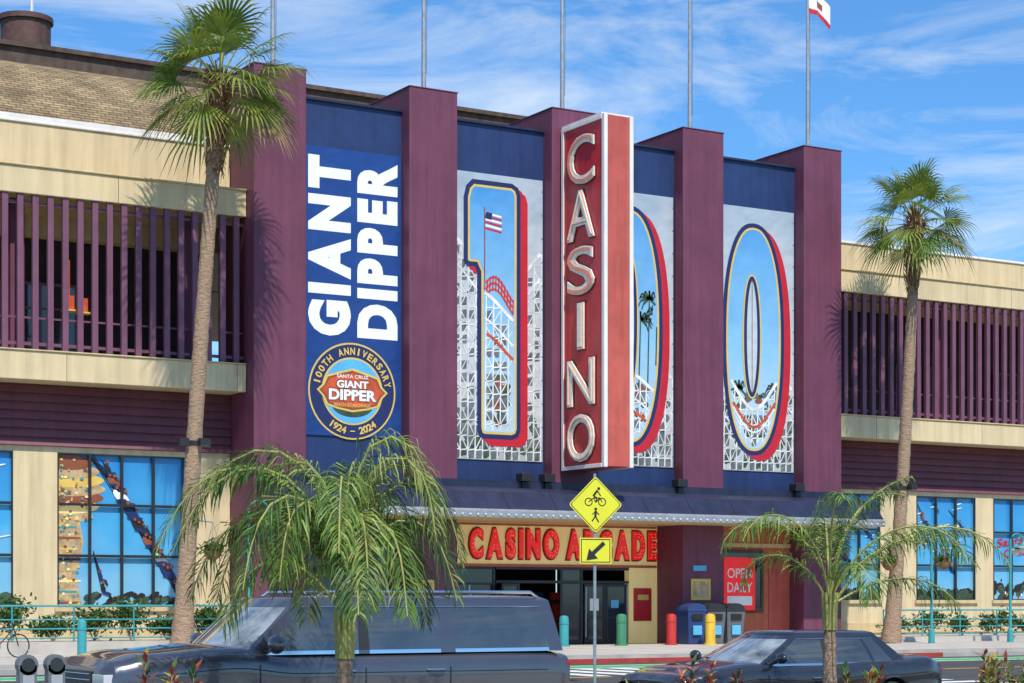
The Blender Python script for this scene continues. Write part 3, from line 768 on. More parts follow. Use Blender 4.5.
for i,x in enumerate(xs): bush('terrace_shrub',x,-.6,.62,.95,.6,.85+.35*(i%3),650,.17,['bushA','bushA','frC','frC'],40+i)
for i,x in enumerate([53.3,55.1,56.8,58.6,60.4,62.4]): bush('terrace_shrub',x,-.6,.45,1.0,.6,.9+.3*(i%2),600,.17,['bushA','bushA','frC','frC'],60+i)
def croton(x,y,h,n,keys,seed):
    rr=random.Random(seed); mb=MB()
    for s in range(n):
        bx,by=x+rr.uniform(-.35,.35),y+rr.uniform(-.25,.25); hh=h*rr.uniform(.65,1.05); lx,ly=rr.uniform(-.12,.12),rr.uniform(-.12,.12)
        mb.tube([(bx,by,.2),(bx+lx,by+ly,.2+hh*.9)],[.014,.006],'trunk',5)
        for j in range(30):
            t=.3+.7*j/29; p=Vector((bx+lx*t,by+ly*t,.2+hh*.9*t)); a=j*2.4; el=.2+.9*t*rr.random()+.2
            d=Vector((math.cos(a)*math.cos(el),math.sin(a)*math.cos(el),math.sin(el))); sd=d.cross(Vector((0,0,1))).normalized()
            L=.17*rr.uniform(.7,1.3)
            mb.face([p,p+d*L*.5+sd*.028,p+d*L-Vector((0,0,.02)),p+d*L*.5-sd*.028],rr.choice(keys))
    mb.obj('croton_plant')
croton(7.0,-42.0,1.3,5,['bushR','bushA','bushY','bushR'],1)
croton(14.6,-40.5,.95,5,['bushR','bushY','bushA','porange'],2)
croton(16.6,-40.8,1.0,6,['bushR','bushY','bushA','frA'],3)
croton(18.7,-40.9,1.05,7,['bushY','frB','bushA','bushR'],4)
croton(20.2,-40.2,1.0,7,['bushA','frB','bushA','bushR'],5)
croton(19.3,-41.2,1.0,7,['bushA','frB','frA','bushR'],15)
croton(12.0,-42.3,.85,5,['bushA','frB','bushR'],6)
croton(9.9,-42.4,.8,5,['bushA','frB','bushR'],9)

def fan_palm(name,base,top,r0,r1,nleaf,pet,blade,seed,bow):
    rr=random.Random(seed); E=empty(name); base=Vector(base);top=Vector(top)
    mb=MB(); path=[];rad=[];n=60
    for i in range(n+1):
        t=i/n; p=base.lerp(top,t)+Vector(bow)*math.sin(math.pi*t); path.append(p)
        rad.append((r0+(r1-r0)*t+.14*math.exp(-t*14)+(.06 if t>.86 else 0))*(1+.035*((i%2)*2-1)+rr.uniform(-.03,.03)))
    mb.tube(path,rad,'trunk',14); mb.obj('trunk',E,smooth=60)
    mb=MB()
    for i in range(460):
        t=rr.random()**1.1; z=-3.0*t+.3; a=rr.random()*6.283; r=r1+.08+.13*(1-t)
        c=top+(base-top)*(-z/(top.z-base.z))
        p=Vector((c.x+math.cos(a)*r*.75,c.y+math.sin(a)*r*.75,top.z+z)); o=Vector((math.cos(a),math.sin(a),0)); s=Vector((-math.sin(a),math.cos(a),0))
        L=.16+.22*rr.random(); up=rr.choice([1,1,1,-1])
        mb.face([p-s*.045,p+s*.045,p+o*(.10+.12*(1-t))+s*.015+Vector((0,0,up*L)),p+o*(.11+.12*(1-t))-s*.015+Vector((0,0,up*L))],'thatch')
    mb.obj('dead_leaf_bases',E)
    mb=MB()
    for i in range(nleaf):
        f=i/(nleaf-1); az=i*2.39996+rr.uniform(-.3,.3); el=R(78-98*f**.9+rr.uniform(-9,9))
        d=Vector((math.cos(az)*math.cos(el),math.sin(az)*math.cos(el),math.sin(el)))
        pl=pet*rr.uniform(.75,1.15); P=[top+Vector((0,0,.15-.4*f))]
        for j in range(5):
            P.append(P[-1]+d*pl/5); d=(d-Vector((0,0,.045+.045*f))).normalized()
        mb.tube(P,[.03,.026,.022,.02,.016,.012],'stem' if f<.85 else 'thatch',5,False)
        key=('leafB' if rr.random()<.5 else 'leafA') if f<.93 else ('leafC' if rr.random()<.5 else 'leafB')
        s=d.cross(Vector((0,0,1))); 
        if s.length<.1: s=Vector((1,0,0))
        s.normalize(); s=(s+Vector((0,0,rr.uniform(-.6,.6)))).normalized(); nn=s.cross(d).normalized(); p=P[-1]
        ns=22; da=R(195)/ns; droop=.14+.26*f+rr.uniform(0,.14)
        for q in range(ns):
            a=-R(97)+da*(q+.5); Ls=blade*(1-.30*(a/R(100))**2)*rr.uniform(.82,1.12)
            e=d*math.cos(a)+s*math.sin(a); w=(e.cross(nn)).normalized()
            def pt(r): return p+e*r+nn*(.14*r*abs(math.sin(a)))-Vector((0,0,1))*droop*(r/blade)**2.3*blade
            hw=.40*Ls*da*.46
            m1=pt(Ls*.40); m2=pt(Ls*.75); tp=pt(Ls)-Vector((0,0,.16*rr.random()+.04))
            k=key if rr.random()<.8 else rr.choice(['leafB','leafA'])
            mb.face([p,m1-w*hw,m1+w*hw],k); mb.face([m1-w*hw,m2-w*hw*.6,m2+w*hw*.6,m1+w*hw],k); mb.face([m2-w*hw*.6,tp,m2+w*hw*.6],k)
    mb.obj('crown',E)
    mb=MB(); t=.37; p=base.lerp(top,t)+Vector(bow)*math.sin(math.pi*t); r=r0+(r1-r0)*t+.03
    mb.tube([p-Vector((0,0,.12)),p+Vector((0,0,.02))],r,'black',14)
    for a in (200,290,20): 
        q=p+Vector((math.cos(R(a)),math.sin(R(a)),0))*(r+.16); mb.box(q.x-.15,q.x+.15,q.y-.12,q.y+.12,q.z-.13,q.z+.08,'black')
    mb.obj('trunk_floodlights',E)
    return E
fan_palm('fan_palm',(22.15,-3.0,.25),(23.40,-3.0,17.9),.27,.20,42,1.5,1.6,3,(-.05,0,0))
fan_palm('fan_palm',(50.85,-3.0,.25),(52.1,-3.0,16.45),.27,.19,34,1.3,1.4,8,(0.10,0,0))

def feather_palm(name,base,cz,trunk_r,fronds,seed,ll=.42,lean=(0,0),step=3,arch=False):
    rr=random.Random(seed); E=empty(name); base=Vector(base); crown=Vector((base.x+lean[0],base.y+lean[1],cz))
    mb=MB(); n=14
    mb.tube([base.lerp(crown,i/n) for i in range(n+1)],[trunk_r*(1.25-.5*i/n)*(1+.06*(i%2)) for i in range(n+1)],'trunk',12); mb.obj('trunk',E,smooth=50)
    mb=MB()
    for fr_ in fronds:
        az,el,L,curl=fr_[:4]; sg=fr_[4] if len(fr_)>4 else .1; uc=fr_[5] if len(fr_)>5 else .52
        uc+=rr.uniform(-.05,.05)
        az=R(az+rr.uniform(-6,6)); e=R(el); n=36; p=crown+Vector((0,0,rr.uniform(-.25,.1))); P=[p.copy()]; D=[]
        tw=R(rr.uniform(-12,12))
        for k in range(n):
            if arch: e=R(el)-R(curl)/(1+math.exp(-(k/n-uc)/sg))
            d=Vector((math.cos(az)*math.cos(e),math.sin(az)*math.cos(e),math.sin(e))); D.append(d); p=p+d*L/n; P.append(p.copy())
            if not arch: e-=R(curl)/n*(.2+1.6*k/n)
            az+=tw/n
            e=max(e,R(-84))
        mb.tube(P[::3],[.018*(1-.85*i/13)+.003 for i in range(len(P[::3]))],'stem',5,False)
        base_key=rr.choice(['frA','frA','frB','frC'])
        for k in range(8,n):
            d=D[k]; u=k/n
            side=d.cross(Vector((0,0,1)))
            if side.length<.05: side=Vector((math.sin(az),-math.cos(az),0))
            side.normalize(); up=side.cross(d).normalized()
            for sub in range(step):
                q=P[k].lerp(P[min(k+1,n)],sub/step)
                for s in (-1,1):
                    l=ll*(math.sin(math.pi*min(1,.12+u*.86))**.6)*rr.uniform(.7,1.15)
                    a=rr.uniform(-.35,.5)
                    dd=(side*s*rr.uniform(.6,1)+d*rr.uniform(.45,.9)+up*a).normalized()
                    w=d.cross(dd).cross(dd).normalized()*rr.uniform(.006,.011)
                    g=Vector((0,0,-1))
                    p1=q+dd*l*.5+g*l*.07; p2=q+dd*l*.8+g*l*rr.uniform(.2,.45); p3=p2+(dd*.25+g*.9).normalized()*l*rr.uniform(.2,.5)
                    kk=base_key if rr.random()<.65 else rr.choice(['frA','frB','frC'])
                    mb.face([q,p1-w,p1+w],kk); mb.face([p1-w,p2-w*.8,p2+w*.8,p1+w],kk); mb.face([p2-w*.8,p3,p2+w*.8],kk)
    mb.obj('fronds',E)
    mb=MB()
    for i in range(9):
        a=i*.7; mb.tube([crown+Vector((.05*math.cos(a),.05*math.sin(a),-.45)),crown+Vector((.1*math.cos(a),.1*math.sin(a),.05))],[.05,.02],'stem',6)
    mb.obj('crownshaft',E)
LFT,RGT,FWD,BCK=149,-31,59,239
fr=[(LFT,76,3.3,150,.12,.56),(LFT+14,79,3.2,150,.11,.58),(LFT-18,80,3.0,155,.10,.56),(LFT+35,80,2.8,160,.09),(LFT-40,80,2.7,160,.09),(LFT,66,2.6,140,.12,.52),(LFT+8,83,3.2,160,.11,.6),(LFT-12,84,2.8,165,.08,.6),
    (RGT,80,2.9,160,.08,.56),(RGT+20,82,3.0,165,.07,.6),(RGT-25,81,2.8,165,.07,.58),(RGT+5,86,3.1,165,.06,.6),(RGT-45,78,2.4,160,.08),(RGT+50,80,2.5,160,.08),(RGT-10,72,2.3,150,.09),
    (BCK,84,2.7,165,.08,.56),(BCK+25,78,2.4,160,.08),(BCK-25,76,2.3,160,.08),(FWD,84,2.9,160,.08,.58),(FWD+30,80,2.6,160,.08),(FWD-30,80,2.6,160,.08),(BCK+10,60,1.8,140,.1),(LFT+25,55,1.9,130,.12)]
feather_palm('feather_palm',(8.85,-41.8,.2),1.75,.085,fr,5,.42,arch=True)
fr=[(LFT,72,2.2,165),(LFT+22,80,2.3,160),(LFT-25,70,1.9,180),
    (RGT,56,3.1,130),(RGT+12,46,2.6,110),(RGT-15,64,2.5,150),(RGT+5,32,2.0,95),(RGT,86,2.3,80),(RGT+30,80,2.2,105),(BCK,82,2.1,120),
    (BCK+20,60,1.7,180),(FWD,76,2.2,140)]
feather_palm('feather_palm',(17.2,-39.5,.2),1.95,.09,fr,11,.42,(.0,0),2)

# ---------------------------------------------------------------- vehicles
def interp(keys,x):
    if x<=keys[0][0]: return keys[0][1]
    for (a,va),(b,vb) in zip(keys,keys[1:]):
        if x<=b:
            t=(x-a)/(b-a); t=t*t*(3-2*t); return va+(vb-va)*t
    return keys[-1][1]
def vehicle(name,loc,L,zt,hw,gh,paint,wheels,wr,opts):
    E=empty(name,loc)
    mb=MB(); i=mb.mi(paint); N=56; secs=[]
    for a in range(N+1):
        t=a/N; x=L*(.5-.5*math.cos(math.pi*t)); z=interp(zt,x); w=interp(hw,x); zb=.30+.12*(1-min(1,min(x,L-x)/.5))
        pts=[(0,z+.035),(.5*w,z+.03),(.8*w,z+.008),(.92*w,z-.02),(.972*w,z-.07),(.995*w,z-.16),(w,z-.28),(.985*w,(z+zb)/2-.02),(1.0*w,zb+.25),(.97*w,zb+.08),(.85*w,zb),(0,zb-.02)]
        full=pts+[(-y,q) for y,q in pts[-2:0:-1]]
        secs.append([(x,y,q) for y,q in full])
    n=len(secs[0])
    for s in secs: mb.v+=s
    for a in range(N):
        for q in range(n):
            mb.f.append((a*n+q,a*n+(q+1)%n,(a+1)*n+(q+1)%n,(a+1)*n+q)); mb.m.append(i)
    mb.f.append(tuple(range(n))[::-1]); mb.m.append(i); mb.f.append(tuple(N*n+q for q in range(n))); mb.m.append(i)
    body=mb.obj('body',E,smooth=35)
    cm=MB()
    for wx in wheels: 
        for sy in (-1,1):
            y0=sy*(interp(hw,wx)+.2); y1=sy*(interp(hw,wx)-.32); cm.tube([(wx,y0,wr),(wx,y1,wr)],wr+.07,'black',28)
    cut=cm.obj('cut',E)
    bm=bmesh.new(); bm.from_mesh(cut.data); bmesh.ops.recalc_face_normals(bm,faces=bm.faces); bm.to_mesh(cut.data); bm.free()
    bm=bmesh.new(); bm.from_mesh(body.data); bmesh.ops.recalc_face_normals(bm,faces=bm.faces); bm.to_mesh(body.data); bm.free()
    md=body.modifiers.new('b','BOOLEAN'); md.operation='DIFFERENCE'; md.object=cut; md.solver='EXACT'
    dg=bpy.context.evaluated_depsgraph_get(); me=bpy.data.meshes.new_from_object(body.evaluated_get(dg))
    body.modifiers.clear()
    if len(me.polygons)>50: body.data=me
    bpy.data.objects.remove(cut)
    zb_,zr=gh['zb'],gh['zr']; wb,wt=gh['wb'],gh['wt']; S=gh['side']
    fc,rc=gh['fc'],gh['rc']
    levels=[0,.07,.5,.88,1.0]
    fy=[1,.93,.6,.2,-.2,-.6,-.93,-1]
    mb=MB(); rings=[]
    def ring(t):
        w=wb+(wt-wb)*(t**1.25); z=zb_+(zr-zb_)*t; pts=[];kd=[]
        xa=S[0][0]+(S[0][1]-S[0][0])*t; xc=fc[0]+(fc[1]-fc[0])*t
        for j,f in enumerate(fy[:-1]): pts.append((xc+(xa-xc)*f*f,w*f,z)); kd.append('frame' if j in(0,6) else 'ws')
        for j,(a,b,k) in enumerate(S[:-1]): pts.append((a+(b-a)*t,-w*(1-.05*((j/(len(S)-1))**3)),z)); kd.append(k)
        xa=S[-1][0]+(S[-1][1]-S[-1][0])*t; xc=rc[0]+(rc[1]-rc[0])*t; w2=w*.95
        for j,f in enumerate(fy[:-1]): pts.append((xc+(xa-xc)*f*f,-w2*f,z)); kd.append('frame' if j in(0,6) else 'rw')
        for j,(a,b,k) in reversed(list(enumerate(S))):
            if j==0: break
            pts.append((a+(b-a)*t,w*(1-.05*((j/(len(S)-1))**3)),z)); kd.append(S[j-1][2])
        return pts,kd
    for t in levels: rings.append(ring(t))
    n=len(rings[0][0]); kd=rings[0][1]
    for r_,_ in rings: mb.v+=r_
    for a in range(len(levels)-1):
        for q in range(n):
            k=kd[q]; t=levels[a]
            m=paint
            if a in(1,2) and k in('rw','g'): m='carglass'
            elif a in(1,2) and k=='ws': m='wscreen'
            elif a==0: m='chrome' if (k=='g' and opts.get('chrome')) else ('black' if k in('ws','g') else paint)
            elif k=='bp' and a in(1,2): m='black'
            mb.f.append((a*n+q,(a+1)*n+q,(a+1)*n+(q+1)%n,a*n+(q+1)%n)); mb.m.append(mb.mi(m))
    top=rings[-1][0]; cxm=(fc[1]+rc[1])/2; crown=gh['crown']; b0=(len(levels)-1)*n
    prev=b0
    for sfac,hf in ((.975,.3),(.93,.55),(.8,.8),(.55,.95),(.25,1.0)):
        b=len(mb.v)
        for (x,y,z) in top: mb.v.append((cxm+(x-cxm)*(.5+.5*sfac) if sfac>.6 else cxm+(x-cxm)*sfac*1.1,y*sfac,z+crown*hf))
        for q in range(n): mb.f.append((prev+q,b+q,b+(q+1)%n,prev+(q+1)%n)); mb.m.append(mb.mi(paint))
        prev=b
    mb.f.append(tuple(prev+q for q in range(n))); mb.m.append(mb.mi(paint))
    mb.obj('greenhouse',E,smooth=28)
    mb=MB()
    for wx in wheels:
        for sy in (-1,1):
            w=interp(hw,wx); y0=sy*(w-.02); y1=sy*(w-.26)
            mb.tube([(wx,y1,wr),(wx,y1+sy*.03,wr),(wx,y0-sy*.03,wr),(wx,y0,wr)],[wr-.04,wr,wr,wr-.04],'rubber',30)
            mb.tube([(wx,y0-sy*.05,wr),(wx,y0+sy*.006,wr)],wr*.68,'black',24); 
            for k in range(6):
                a=k*math.pi/3; c=Vector((math.cos(a),0,math.sin(a))); 
                mb.tube([Vector((wx,y0+sy*.012,wr))+c*.04,Vector((wx,y0+sy*.01,wr))+c*wr*.66],[.045,.03],'rimm',6)
            ringp=[Vector((wx+wr*.67*math.cos(2*math.pi*k/24),y0+sy*.008,wr+wr*.67*math.sin(2*math.pi*k/24))) for k in range(25)]
            mb.tube(ringp,.018,'rimm',6); mb.ell((wx,y0+sy*.015,wr),.07,.03,.07,'rimm')
    mb.obj('wheels',E,smooth=40)
    mb=MB(); w0=interp(hw,.12)
    zf=interp(zt,.1)
    mb.box(-.02,.06,-w0*.55,w0*.55,zf-.42,zf-.10,'black')
    for k in range(5): mb.box(-.035,-.02,-w0*.53,w0*.53,zf-.40+k*.065,zf-.385+k*.065,'chrome')
    for s in (-1,1):
        mb.box(-.01,.20,s*w0*.58 if s>0 else -w0*.97,w0*.97 if s>0 else -w0*.58,zf-.27,zf-.13,'hlamp')
        wr_=interp(hw,L-.04); mb.box(L-.10,L+.012,(wr_*.80 if s>0 else -wr_*.985),(wr_*.985 if s>0 else -wr_*.80),interp(zt,L)-.45,interp(zt,L)-.09,'tlamp')
    mb.box(-.03,.03,-w0*.8,w0*.8,.42,.52,'black'); mb.box(L-.02,L+.02,-.26,.26,.72,.88,'pwhite')
    mb.obj('lamps_and_grille',E,bevel=.012)
    mb=MB()
    for s in (-1,1):
        xm=S[1][0]+.10; wv=interp(hw,xm); zz=zb_+.12; ms=opts.get('mirror',1)
        mb.ell((xm,s*(wv+.13),zz),.075*ms,.12*ms,.085*ms,paint,14,10); mb.ell((xm+.03,s*(wv+.13),zz),.06*ms,.105*ms,.07*ms,'carglass',12,8)
        mb.tube([(xm,s*(wv-.1),zz-.08),(xm,s*(wv+.06),zz-.03)],.03,'black',8)
        for dx in opts['seams']:
            w=interp(hw,dx); z=interp(zt,dx)
            mb.box(dx-.006,dx+.006,s*w-.006,s*w+.0035,.42,z-.17,'black')
        for dx in opts['handles']:
            w=interp(hw,dx); z=interp(zt,dx)
            mb.tube([(dx-.11,s*(w+.0),z-.20),(dx-.09,s*(w+.04),z-.20),(dx+.09,s*(w+.04),z-.20),(dx+.11,s*w,z-.20)],.016,'chrome' if opts.get('chrome') else paint,8)
        if opts.get('rails'):
            a,b=opts['rails']; yy=s*(wt-.07); mb.tube([(a,yy,zr+.02),(a+.12,yy,zr+.10),(b-.12,yy,zr+.10),(b,yy,zr+.02)],.022,'chrome',8)
        mb.tube([(S[1][0]-.1,s*.15-.3,zb_+.06),(fc[0]+.25,s*.15+.35,zb_+.10)],.01,'black',5)
        B=[]; 
        for q in range(30):
            x=.35+(L-.7)*q/29; B.append((x,s*(interp(hw,x)*.997+.002),interp(zt,x)-.22))
        mb.tube(B,.006,'black',5)
        T=[]
        for j in range(1,len(S)-1):
            a,b,k=S[j]; t=.885; T.append((a+(b-a)*t,s*((wb+(wt-wb)*(t**1.25))*(1-.05*((j/(len(S)-1))**3))+.006),zb_+(zr-zb_)*t))
        mb.tube(T,.007,'chrome',6)
    if opts.get('rails'):
        for x in (3.1,4.3): mb.tube([(x,-wt+.07,zr+.09),(x,wt-.07,zr+.09)],.016,'black',6)
    mb.obj('mirrors_and_trim',E,smooth=40)
    return E
vehicle('parked_suv',(6.95,-38.97,0),5.85,
  [(0,1.14),(.12,1.24),(.5,1.31),(1.5,1.37),(2.2,1.30),(5.5,1.29),(5.85,1.24)],
  [(0,.86),(.12,.95),(.4,1.0),(1.2,1.02),(4.8,1.02),(5.6,.99),(5.85,.93)],
  dict(zb=1.29,zr=1.89,wb=.975,wt=.85,crown=.07,fc=(1.35,2.10),rc=(5.81,5.68),
       side=[(1.62,2.25,'frame'),(1.78,2.37,'g'),(2.98,3.0,'bp'),(3.12,3.12,'g'),(4.05,4.03,'frame'),(4.25,4.22,'g'),(5.55,5.45,'frame'),(5.75,5.62,'frame')]),
  'carblack',(1.05,4.5),.40,dict(chrome=True,seams=[1.75,3.05,4.15],handles=[2.8,3.95],rails=(2.5,5.5),mirror=1.25))
vehicle('parked_sedan',(16.3,-36.45,0),5.05,
  [(0,.70),(.15,.80),(.6,.90),(1.4,.97),(2.0,.94),(4.1,.99),(4.8,1.02),(5.05,.95)],
  [(0,.72),(.15,.83),(.5,.90),(1.3,.93),(3.8,.93),(4.7,.87),(5.05,.78)],
  dict(zb=.93,zr=1.37,wb=.85,wt=.62,crown=.075,fc=(1.2,2.1),rc=(4.6,3.75),
       side=[(1.45,2.25,'frame'),(1.57,2.33,'g'),(2.65,2.72,'bp'),(2.75,2.80,'g'),(3.6,3.47,'frame'),(3.67,3.53,'g'),(4.05,3.70,'frame'),(4.35,3.85,'frame')]),
  'carnavy',(.95,3.95),.33,dict(chrome=True,seams=[1.55,2.7,3.6],handles=[2.48,3.45],mirror=.95))

# ---------------------------------------------------------------- street furniture
E=empty('bicycle_and_pedestrian_crossing_sign',(24.25,-23.0,0),R(-14))
mb=MB()
mb.tube([(0,.06,0),(0,.06,4.75)],.035,'steel',10)
mb.obj('post',E,smooth=40)
mb=MB()
def rdiamond(c,h,r,y0,y1,k):
    pts=[]
    for cx_,cz_,a0 in ((0,1,45),(-1,0,135),(0,-1,225),(1,0,315)):
        for j in range(5):
            a=R(a0+90*j/4); q=h-r*1.414; pts.append((cx_*q+r*math.cos(a),cz_*q+r*math.sin(a)))
    pts=[(c[0]+a,c[1]+b) for a,b in pts]
    mb.flat(pts,y0,k)
    n=len(pts)
    if y1 is not None:
        mb.face([(a,y1,b) for a,b in pts],'steel')
        for i in range(n):
            a=pts[i];b=pts[(i+1)%n]; mb.face([(a[0],y0,a[1]),(b[0],y0,b[1]),(b[0],y1,b[1]),(a[0],y1,a[1])],'steel')
zc=4.05
rdiamond((0,zc),.64,.06,0,.012,'yellow'); 
rdiamond((0,zc),.605,.05,-.003,None,'black'); rdiamond((0,zc),.585,.05,-.006,None,'yellow')
def st(p,q,w): strip(mb,p,q,w,-.010,'black',None,9)
def wheel(cx_,cz_,r):
    for k in range(16): 
        a0=2*math.pi*k/16;a1=2*math.pi*(k+1)/16
        st((cx_+r*math.cos(a0),cz_+r*math.sin(a0)),(cx_+r*math.cos(a1),cz_+r*math.sin(a1)),.022)
wheel(-.17,zc+.06,.085); wheel(.15,zc+.06,.085)
for p,q,w_ in (((-.17,.06),(-.05,.15),.022),((-.05,.15),(.10,.15),.022),((.10,.15),(.15,.06),.022),((-.05,.15),(0,.05),.022),((0,.05),(.10,.15),.022)): st((p[0],zc+p[1]),(q[0],zc+q[1]),w_)
mb.flat(circ(.07,zc+.36,.035,12),-.010,'black'); st((.04,zc+.32),(-.06,zc+.19),.05); st((.04,zc+.31),(.12,zc+.19),.025); st((-.05,zc+.2),(.03,zc+.14),.035); st((.03,zc+.14),(0,zc+.05),.03)
mb.flat(circ(0,zc-.10,.035,12),-.010,'black'); st((0,zc-.14),(-.01,zc-.27),.055); st((-.01,zc-.26),(.07,zc-.40),.03); st((-.01,zc-.26),(-.09,zc-.38),.03); st((0,zc-.15),(.08,zc-.23),.022); st((0,zc-.15),(-.08,zc-.22),.022)
mb.box(-.38,.38,0,.012,2.72,3.30,'yellow')
mb.box(-.35,.35,-.003,-.0005,2.745,2.765,'black');mb.box(-.35,.35,-.003,-.0005,3.255,3.275,'black');mb.box(-.35,-.33,-.003,-.0005,2.765,3.255,'black');mb.box(.33,.35,-.003,-.0005,2.765,3.255,'black')
st((.2,3.19),(-.1,2.92),.09); mb.flat([(-.22,2.80),(.05,2.84),(-.16,3.06)],-.011,'black')
mb.obj('sign_plates',E)

def bollard(x,y,r,h,k,z=.25,name='bollard'):
    mb=MB(); mb.tube([(x,y,z),(x,y,z+h*.9),(x,y,z+h*.97),(x,y,z+h)],[r,r,r*.85,r*.3],k,16); mb.tube([(x,y,z+h*.72),(x,y,z+h*.78)],r+.012,k,16); mb.tube([(x,y,z),(x,y,z+.06)],r+.05,k,16); mb.obj(name,smooth=35)
bollard(39.65,-1.2,.19,1.15,'bgreenp'); bollard(41.85,-1.2,.19,1.15,'bredp'); bollard(43.25,-1.7,.19,1.15,'byellow'); bollard(37.2,-1.2,.17,1.1,'teal'); bollard(18.0,-6.0,.13,1.1,'teal'); 
def bin_(x,y,k,top):
    mb=MB(); 
    a=.34;b=.42;h=1.2
    v=[(x-a,y-a,.27),(x+a,y-a,.27),(x+a,y+a,.27),(x-a,y+a,.27),(x-b,y-b,.27+h),(x+b,y-b,.27+h),(x+b,y+b,.27+h),(x-b,y+b,.27+h)]
    for q in ((0,1,5,4),(1,2,6,5),(2,3,7,6),(3,0,4,7),(3,2,1,0)): mb.face([v[j] for j in q],k)
    mb.box(x-b-.02,x+b+.02,y-b-.02,y+b+.02,.27+h,.27+h+.09,top); 
    n=8
    for i in range(n):
        a0=math.pi*i/n;a1=math.pi*(i+1)/n
        mb.face([(x-b*math.cos(a0),y-b,1.56+.22*math.sin(a0)),(x-b*math.cos(a1),y-b,1.56+.22*math.sin(a1)),(x-b*math.cos(a1),y+b,1.56+.22*math.sin(a1)),(x-b*math.cos(a0),y+b,1.56+.22*math.sin(a0))],top)
    for yy in(y-b,y+b): mb.face([(x-b*math.cos(math.pi*i/n),yy,1.56+.22*math.sin(math.pi*i/n)) for i in range(n+1)],top)
    mb.box(x-.25,x+.25,y-b-.03,y-b-.004,1.15,1.38,'dark'); mb.box(x-.2,x+.2,y-b+.02,y-b+.03-.06,.6,.95,'pblue')
    mb.obj('litter_bin',bevel=.015)
bin_(43.2,-.55,'bluebin','bluebin'); bin_(44.1,-.55,'greybin','black'); bin_(45.0,-.55,'greybin','black')

def street_lamp(x,y,z0,h,arms):
    mb=MB(); mb.tube([(x,y,z0),(x,y,z0+.5),(x,y,z0+.55),(x,y,z0+h)],[.13,.11,.06,.05],'teal',10)
    for s in arms:
        P=[(x,y,z0+h-.5)]+[(x+s*(.35-.35*math.cos(math.pi*i/8)),y,z0+h-.1+.35*math.sin(math.pi*i/8)) for i in range(9)]
        mb.tube(P,.028,'teal',8); cx_=x+s*.7; zz=z0+h-.12
        mb.tube([(cx_,y,zz+.05),(cx_,y,zz-.06),(cx_,y,zz-.16)],[.06,.12,.30],'teal',16); mb.ell((cx_,y,zz-.22),.17,.17,.17,'lampw',12,8)
        mb.tube([(cx_,y,zz-.18),(cx_,y,zz-.14)],.31,'lampw',16)
    mb.obj('street_lamp',smooth=40)
street_lamp(24.2,-3.4,.25,4.5,(1,)); street_lamp(50.9+.9,-4.2,.25,3.9,(1,)); street_lamp(55.9,-4.2,.25,4.0,(1,)); street_lamp(57.3,-3.8,.25,3.9,(-1,1))
def basket(x,y,z,seed):
    rr=random.Random(seed); mb=MB()
    mb.tube([(x,y,z-.28),(x,y,z-.15),(x,y,z)],[.08,.24,.3],'thatch',14)
    leaf_mass(mb,(x,y,z+.08),.42,.42,.26,320,.15,['bushA','frA','bushA','bushR','frC'],rr)
    for a in (0,2.1,4.2): mb.tube([(x+.28*math.cos(a),y+.28*math.sin(a),z),(x,y,z+.9)],.008,'steel',4)
    mb.tube([(x,y,z+.9),(x-.5,y,z+.95)],.02,'teal',6)
    mb.obj('hanging_flower_basket')
basket(23.1,-3.2,3.4,1); basket(24.9,-3.4,3.4,2); basket(50.4,-3.4,3.3,3); basket(52.4,-4.2,3.35,4)

mb=MB(); x,y=5.2,-43.3
mb.tube([(x,y,.14),(x,y,1.12)],.035,'steel',10); mb.tube([(x-.14,y,1.12),(x+.14,y,1.12)],.03,'steel',8)
for dx in (-.125,.125):
    mb.box(x+dx-.075,x+dx+.075,y-.055,y+.055,1.14,1.34,'greybin'); mb.tube([(x+dx,y-.055,1.34),(x+dx,y+.055,1.34)],.088,'greybin',18); mb.tube([(x+dx,y-.058,1.34),(x+dx,y-.06,1.34)],.06,'glass',14)
    mb.box(x+dx-.05,x+dx+.05,y-.06,y-.056,1.17,1.25,'steel')
mb.obj('parking_meter',bevel=.006)

E=empty('bicycle',(15.6,-4.6,.25),R(8)); mb=MB()
for wx in (0,1.05):
    ring_=[Vector((wx+.33*math.cos(2*math.pi*k/24),0,.34+.33*math.sin(2*math.pi*k/24))) for k in range(25)]
    mb.tube(ring_,.02,'rubber',6,False)
    for k in range(12):
        a=math.pi*k/6; mb.tube([(wx,0,.34),(wx+.32*math.cos(a),0,.34+.32*math.sin(a))],.003,'steel',3)
mb.obj('wheels',E)
mb=MB()
for a,b in (((0,0,.34),(.42,0,.32)),((0,0,.34),(.32,0,.82)),((.42,0,.32),(.30,0,.92)),((.42,0,.32),(.90,0,.82)),((.32,0,.82),(.88,0,.88)),((1.05,0,.34),(.86,0,1.0))): mb.tube([a,b],.018,'frame',8)
mb.tube([(.86,-.26,1.03),(.84,0,1.0),(.86,.26,1.03)],.013,'black',6); mb.box(.18,.42,-.06,.06,.92,.96,'black'); mb.tube([(.42,-.05,.32),(.42,.05,.32)],.09,'steel',14); mb.tube([(.42,.08,.32),(.5,.1,.18)],.012,'steel',5)
mb.obj('frame',E)

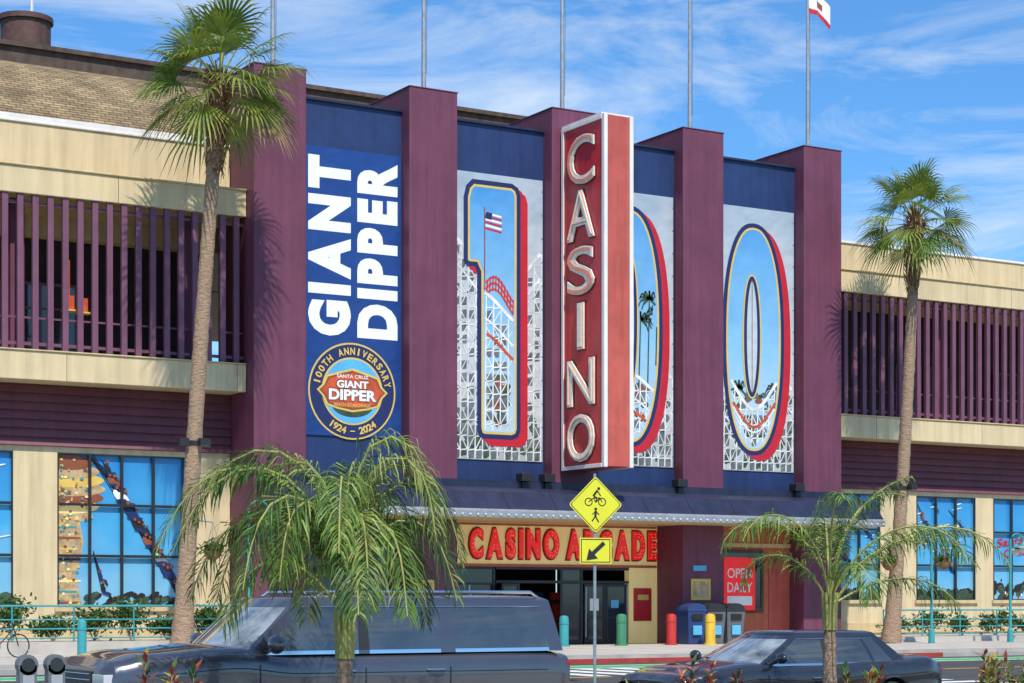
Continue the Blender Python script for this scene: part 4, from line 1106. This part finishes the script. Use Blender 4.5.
# ---------------------------------------------------------------- light, sky, camera
S=Vector((-.13,-.56,.80)).normalized()
sun=bpy.data.lights.new('sun','SUN'); sun.energy=4.9; sun.angle=R(.8); sun.color=(1,.95,.86)
so=bpy.data.objects.new('sun',sun); so.rotation_euler=S.to_track_quat('Z','Y').to_euler(); sc.collection.objects.link(so)
w=bpy.data.worlds.new('World'); sc.world=w; w.use_nodes=True; nt=w.node_tree; N=nt.nodes; L=nt.links
bg=N['Background']; bg.inputs[1].default_value=.15
sk=N.new('ShaderNodeTexSky'); sk.sky_type='NISHITA'; sk.sun_disc=False; sk.sun_elevation=math.asin(S.z); sk.sun_rotation=math.atan2(S.x,S.y)%(2*math.pi)
sk.air_density=1.0; sk.dust_density=.3; sk.ozone_density=2.5
tc=N.new('ShaderNodeTexCoord')
mp=N.new('ShaderNodeMapping'); mp.inputs['Scale'].default_value=(3.2,3.2,15); mp.inputs['Rotation'].default_value=(R(7),R(-5),0); mp.inputs['Location'].default_value=(.75,.1,.35); L.new(tc.outputs['Generated'],mp.inputs['Vector'])
no=N.new('ShaderNodeTexNoise'); no.inputs['Scale'].default_value=1.5; no.inputs['Detail'].default_value=9; no.inputs['Roughness'].default_value=.62; no.inputs['Distortion'].default_value=.8
L.new(mp.outputs[0],no.inputs['Vector'])
rp=N.new('ShaderNodeValToRGB'); rp.color_ramp.elements[0].position=.47; rp.color_ramp.elements[1].position=.77; rp.color_ramp.elements[1].color=(.85,.85,.85,1)
L.new(no.outputs['Fac'],rp.inputs[0])
tint=N.new('ShaderNodeMix'); tint.data_type='RGBA'; tint.blend_type='MULTIPLY'; tint.inputs['Factor'].default_value=1; tint.inputs[7].default_value=(.46,.84,1.16,1)
L.new(sk.outputs[0],tint.inputs[6])
mx=N.new('ShaderNodeMix'); mx.data_type='RGBA'; L.new(rp.outputs[0],mx.inputs['Factor']); L.new(tint.outputs[2],mx.inputs[6]); mx.inputs[7].default_value=(5.9,6.4,6.8,1)
L.new(mx.outputs[2],bg.inputs[0])

cam=bpy.data.cameras.new('camera'); co=bpy.data.objects.new('camera',cam); sc.collection.objects.link(co)
co.location=(0,-60,1.9); co.rotation_euler=(R(90),0,R(-30.8))
cam.sensor_width=36; cam.lens=36*1962/1024; cam.shift_y=(600-341.5)/1024; cam.clip_end=6000; cam.clip_start=.5
sc.camera=co
